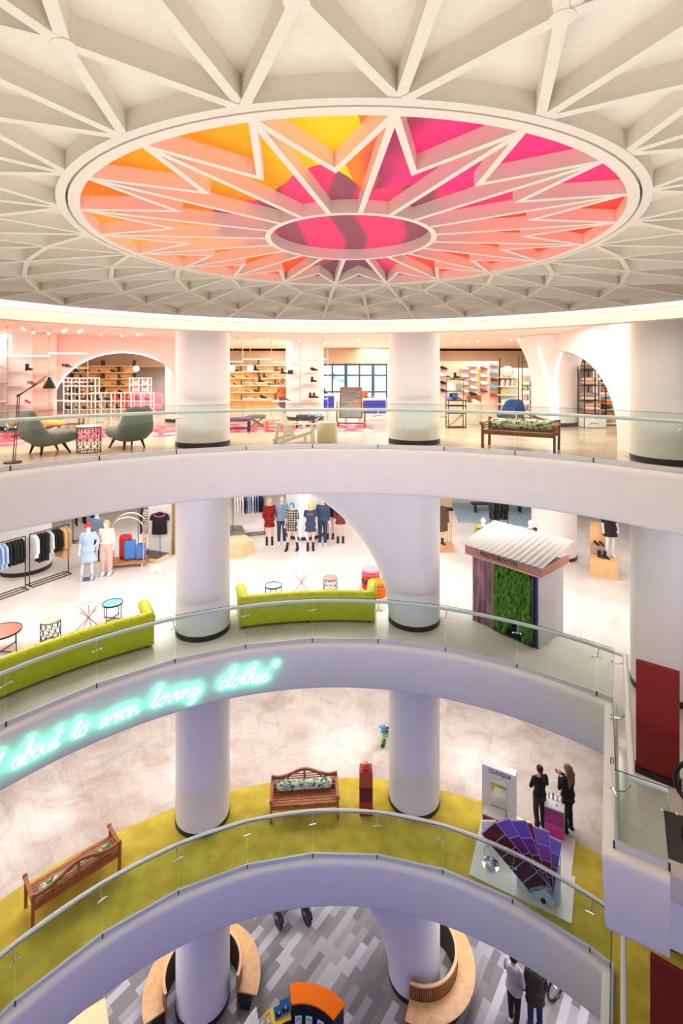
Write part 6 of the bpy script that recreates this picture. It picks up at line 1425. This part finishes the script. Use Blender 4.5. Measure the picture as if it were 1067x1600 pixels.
def trousers(o, J, m, L=1.0, k=1.1, wide=1.0, name='trousers', vox=.014):
    b = MB(); rings(b, J, [(.82, .13, .11), (.90, .172, .126), (.97, .158, .115), (1.04, .135, .10)]); V = {q: Vector(v) for q, v in J.items()}
    for s in 'lr':
        wide = max(wide, 1.08); limb(b, V['hip_'+s], V['kn_'+s], .088*k*(1+.15*(wide-1)), .066*wide); b.ball(V['kn_'+s].lerp(V['an_'+s], .3)+Vector((0, .016, 0)), (.06, .064, .1), 12, 8); e = V['kn_'+s].lerp(V['an_'+s]+Vector((0, 0, -.02)), L); limb(b, V['kn_'+s], e, .066*wide, .052*wide)
    return remesh(b, name, vox, m, o, None, 0, 2)
def skirt(o, J, m, z1, z0, r0, name='skirt', r1=None):
    b = MB(); n = 7; T = []
    for i in range(n+1):
        u = i/n; z = z0+(z1-z0)*u; T.append((z, r0+((r1 or .135)-r0)*u**.8, (r0+((r1 or .135)-r0)*u**.8)*.74))
    rings(b, J, T, 24); return obj(name, b, m, o, smooth=60)
def boots(o, J, m, h=.2, name='boot'):
    V = {q: Vector(v) for q, v in J.items()}
    for s in 'lr':
        b = MB(); f = V['an_'+s]; up = f.lerp(V['kn_'+s], h/.42)
        b.tube([f+Vector((0, .0, -.04)), f.lerp(up, .5), up], [.048, .046, .05], 12); b.tube([f+Vector((0, .05, -.045)), f+Vector((0, -.03, -.042)), f+Vector((0, -.12, -.06)), f+Vector((0, -.18, -.066))], [.04, .046, .042, .024], 12); b.box(f+Vector((0, -.06, -.076)), (.085, .26, .02))
        obj(name, b, m, o, smooth=50)
def hair(o, J, m, kind, name='hair'):
    h = Vector(J['head']); b = MB(); b.ball(h+Vector((0, .028, .035)), (.086, .098, .092), 18, 12)
    if kind == 'ponytail': b.ball(h+Vector((0, .125, -.01)), .03, 10, 8); b.tube([h+Vector((0, .12, -.01)), h+Vector((-.01, .16, -.08)), h+Vector((-.03, .15, -.17)), h+Vector((-.035, .13, -.25))], [.028, .036, .03, .008], 10)
    if kind == 'long':
        for dx in (-.055, -.02, .02, .055): b.tube([h+Vector((dx*.9, .06, .05)), h+Vector((dx*1.2, .095, -.08)), h+Vector((dx*1.35, .12, -.2)), h+Vector((dx*1.2+.02, .125, -.33)), h+Vector((dx+.03, .115, -.44))], [.05, .052, .046, .038, .012], 10)
    if kind == 'bob': b.ball(h+Vector((0, .03, -.01)), (.098, .095, .10), 16, 12)
    if kind == 'curly':
        rr = random.Random(2)
        for i in range(26):
            a, e_ = rr.uniform(0, 2*PI), rr.uniform(-.1, 1.3); b.ball(h+Vector((.09*math.cos(a)*math.cos(e_), .03+.1*math.sin(a)*math.cos(e_), .03+.1*math.sin(e_))), .035, 7, 5)
    return obj(name, b, m, o, smooth=70)
SK = mat('skin', (214, 164, 134), .55); SKT = mat('tanned_skin', (160, 98, 70), .55); MAN = mat('mannequin_white', (240, 236, 232), .5); MANS = mat('mannequin_skin', (232, 196, 176), .5)
DH = mat('dark_hair', (36, 24, 22), .5); BH = mat('brown_hair', (122, 82, 52), .5, noise=.25, nscale=30)
# two women by the cosmetics counter
p = g1(843, 1295)+Vector((0, 0, .002)); pose = {'el_l': (.235, -.04, 1.13), 'wr_l': (.02, -.2, 1.16), 'el_r': (-.235, -.04, 1.13), 'wr_r': (-.02, -.17, 1.2), 'an_l': (.07, .03, .085), 'an_r': (-.10, .0, .085)}
o, J = figure('person', 'woman in black top with tied dark hair, arms folded, back to us', 'person', p, PI+.15, 1.66, SK, pose, .009)
top(o, J, mat('black_top_cloth', (30, 26, 34), .9), .93, .9); trousers(o, J, mat('charcoal_trousers', (44, 42, 48), .9), 1.0, 1.06, .95); hair(o, J, DH, 'ponytail'); boots(o, J, BLACK, .05, 'shoe')
p = g1(887, 1296)+Vector((0, 0, .002)); pose = {'el_l': (.25, -.06, 1.13), 'wr_l': (.15, -.13, 1.36), 'el_r': (-.25, -.1, 1.13), 'wr_r': (-.02, -.27, 1.3), 'head': (.01, -.02, 1.585)}
o, J = figure('person', 'woman in black coat with long wavy brown hair, hands raised', 'person', p, PI+.5, 1.70, SK, pose, .009)
top(o, J, mat('black_coat_cloth', (22, 22, 26), .95), .74, 1.9, 1.22, 1.0, 'coat'); trousers(o, J, BLKC, 1.0, 1.05, .95); hair(o, J, BH, 'long'); boots(o, J, BLACK, .1)
# couple on the ground floor
p = g0(803, 1603); pose = {'el_l': (.24, -.02, 1.12), 'wr_l': (.1, -.22, 1.0), 'el_r': (-.24, 0, 1.12), 'wr_r': (-.12, -.2, .98), 'an_l': (.11, -.06, .085), 'an_r': (-.11, .12, .085), 'kn_r': (-.10, .02, .5)}
o, J = figure('person', 'person in grey jacket, black trousers and white shoes, head hidden by balcony', 'person', p, face((.75, .6)), 1.92, SK, pose, .011)
top(o, J, mat('grey_jacket', (176, 170, 172), .9, noise=.1), .84, 1.95, 1.2, name='jacket'); trousers(o, J, BLKC, .95, 1.05); boots(o, J, LWHITE, .06, 'shoe'); hair(o, J, DH, 'bob')
CAMO = leaf_mat('camouflage_cloth', (58, 56, 40), (30, 26, 24), (92, 78, 54), 3.4)
p = g0(836, 1613); o, J = figure('person', 'person in camouflage jacket and blue jeans seen from behind', 'person', p, PI-.1, 1.95, SK, {}, .011)
top(o, J, CAMO, .72, 2, 1.3, 1.0, 'jacket', cuff=1.2); trousers(o, J, mat('blue_jeans', (36, 50, 92), .9, noise=.2), 1, 1.1); boots(o, J, BLACK, .06, 'shoe'); hair(o, J, DH, 'bob')
# man among the shoe shelves on the third floor
p = gp(441, 653, Z3); o, J = figure('person', 'man in tan jacket standing among the shoe shelves', 'person', p, face((-.6, -.7)), 1.76, SKT, {'wr_r': (-.16, -.24, 1.06), 'el_r': (-.24, -.04, 1.1)}, .016)
top(o, J, mat('tan_jacket', (170, 98, 60), .9), .86, 1.95, 1.2, name='jacket'); trousers(o, J, mat('grey_trousers', (110, 106, 112), .9), 1, 1.08, 1.1); boots(o, J, BLACK, .05, 'shoe'); hair(o, J, mat('short_hair', (120, 84, 60), .7), 'none')
# mannequins on the second floor
def stand_plate(o, m=STEEL): obj('base_plate', MB().box((0, .0, .006), (.36, .34, .012)), m, o, smooth=0)
def mann(label, px, py, fwd, H, skin=MAN, pose=None, z=Z2):
    q = gp(px, py, z); return figure('mannequin', label, 'mannequin', q+Vector((0, 0, .003)), face(fwd), H, skin, pose, .018)
AK = {'el_l': (.28, .06, 1.13), 'wr_l': (.16, -.04, .96), 'an_r': (-.2, .0, .085), 'kn_r': (-.15, -.03, .5), 'hip_r': (-.09, 0, .9)}
o, J = mann('white mannequin in pale blue shirt dress with red hair, hand on hip', 138, 905, (.35, -1), 1.84, MAN, AK); top(o, J, SKY, .56, .95, 1.22, 1.28, 'dress'); hair(o, J, mat('red_wig', (224, 60, 70), .7), 'curly', 'wig'); boots(o, J, SKY, .08, 'shoe'); stand_plate(o)
o, J = mann('white mannequin in cream blouse and wide pink trousers with golden hair', 166, 898, (.1, -1), 1.86, MAN); top(o, J, mat('cream_blouse', (244, 226, 210), .8), .98, 2, 1.2, 1, 'blouse'); trousers(o, J, mat('blush_trousers', (226, 186, 178), .9), .72, 1.15, 1.5); hair(o, J, mat('golden_wig', (240, 196, 90), .6), 'bob', 'wig'); boots(o, J, LWHITE, .06, 'shoe'); stand_plate(o)
o, J = mann('mannequin in grey blue shirt and jeans behind the pink trousered mannequin', 151, 876, (-.2, 1), 1.86, MAN); top(o, J, GREYB, .82, 1.9, 1.25, 1, 'shirt'); trousers(o, J, DDEN, 1, 1.1); boots(o, J, BLACK, .06, 'shoe')
REDF = mat('red_print_dress', (176, 24, 28), .9, rgb2=(60, 10, 14), nscale=26); PLD = bpy.data.materials.new('plaid_cloth')
PLD.use_nodes = True; n = PLD.node_tree.nodes; l = PLD.node_tree.links; tc = n.new('ShaderNodeTexCoord'); ck = n.new('ShaderNodeTexBrick'); ck.inputs['Scale'].default_value = 6; ck.inputs['Brick Width'].default_value = .5; ck.inputs['Row Height'].default_value = .5; ck.offset = 0; ck.inputs['Mortar Size'].default_value = .12; ck.inputs['Color1'].default_value = (.62, .58, .5, 1); ck.inputs['Color2'].default_value = (.5, .47, .4, 1); ck.inputs['Mortar'].default_value = (.02, .02, .02, 1)
mp = n.new('ShaderNodeMapping'); mp.inputs['Rotation'].default_value = (PI/2, 0, 0); l.new(tc.outputs['Object'], mp.inputs[0]); l.new(mp.outputs[0], ck.inputs['Vector']); l.new(ck.outputs[0], n['Principled BSDF'].inputs['Base Color'])
o, J = mann('mannequin in dark red print dress and black boots left of denim mannequin', 421, 850, (.15, -1), 1.84, MANS); top(o, J, REDF, .66, 1.6, 1.22, 1.05, 'dress'); boots(o, J, BLACK, .2); hair(o, J, mat('sandy_wig', (206, 170, 140), .7), 'bob', 'wig')
o, J = mann('mannequin in denim shirt and jeans behind the plaid mannequin', 440, 849, (.1, -1), 1.9, MANS); top(o, J, mat('washed_denim', (120, 150, 176), .9, noise=.1), .84, 1.9, 1.25, 1, 'shirt'); trousers(o, J, DDEN, 1, 1.1); boots(o, J, LWHITE, .06, 'shoe')
o, J = mann('mannequin in black and cream plaid dress with blue wig', 456, 859, (-.2, -1), 1.84, MANS, {'an_l': (.2, .05, .085), 'kn_l': (.15, .0, .5), 'an_r': (-.17, -.06, .085)}); top(o, J, PLD, .70, .9, 1.22, 1.15, 'dress'); boots(o, J, BLACK, .2); hair(o, J, mat('blue_wig', (30, 150, 220), .6), 'bob', 'wig')
o, J = mann('mannequin in blue denim dress with bright yellow wig', 485, 859, (.1, -1), 1.84, MANS); top(o, J, DDEN, .68, .6, 1.2, 1.08, 'dress'); boots(o, J, BLACK, .2); hair(o, J, mat('yellow_wig', (250, 212, 10), .6), 'bob', 'wig')
fl3 = MB(); rr = random.Random(9)
for i in range(10): fl3.ball((rr.uniform(-.12, .12), -.125, rr.uniform(1.26, 1.36)), (.014, .008, .014), 6, 4)
obj('embroidery', fl3, mat('coral_thread', (226, 110, 90), .8), o, label='coral flower embroidery on the chest')
o, J = mann('mannequin in dark denim jacket and jeans right of the yellow wig mannequin', 504, 851, (0, -1), 1.9, MANS); top(o, J, mat('jacket_denim', (58, 78, 104), .9, noise=.15), .86, 1.95, 1.25, 1, 'jacket'); trousers(o, J, DDEN, 1, 1.1); boots(o, J, LWHITE, .06, 'shoe')
o, J = mann('mannequin in black jacket half hidden behind the denim jacket mannequin', 516, 841, (0, -1), 1.86, MANS); top(o, J, BLKC, .84, 1.95, 1.2, 1, 'jacket'); boots(o, J, BLACK, .1)
o, J = mann('mannequin in red plaid shirt dress under the arch', 532, 847, (0, -1), 1.84, MANS); top(o, J, mat('red_plaid', (150, 60, 60), .9, rgb2=(60, 40, 40), nscale=22), .70, 1.9, 1.2, 1.05, 'dress'); boots(o, J, BLACK, .14)
o, J = mann('mannequin in yellow and black patterned dress behind the photo booth', 755, 892, (-.2, -1), 1.86, MAN); top(o, J, mat('yellow_print', (206, 190, 30), .9, rgb2=(34, 30, 26), nscale=16), .55, 1.9, 1.3, 1.2, 'dress')
o, J = mann('white headed mannequin in charcoal jumper behind the booth roof', 829, 896, (.2, -1), 1.84, MAN); top(o, J, mat('charcoal_knit', (50, 48, 48), .95), .84, 1.95, 1.2, 1, 'jumper'); trousers(o, J, BLKC, 1, 1.08)
q = pb1+un*.52+vn*.36; o, J = figure('mannequin', 'white legged mannequin in black flowered dress standing on the honey cube', 'mannequin', q+Vector((.1, 0, .625)), face((.0, -1)), 1.78, MAN, None, .018); top(o, J, mat('black_floral', (26, 26, 30), .9, rgb2=(40, 40, 44), nscale=20), .68, .95, 1.3, 1.1, 'dress')
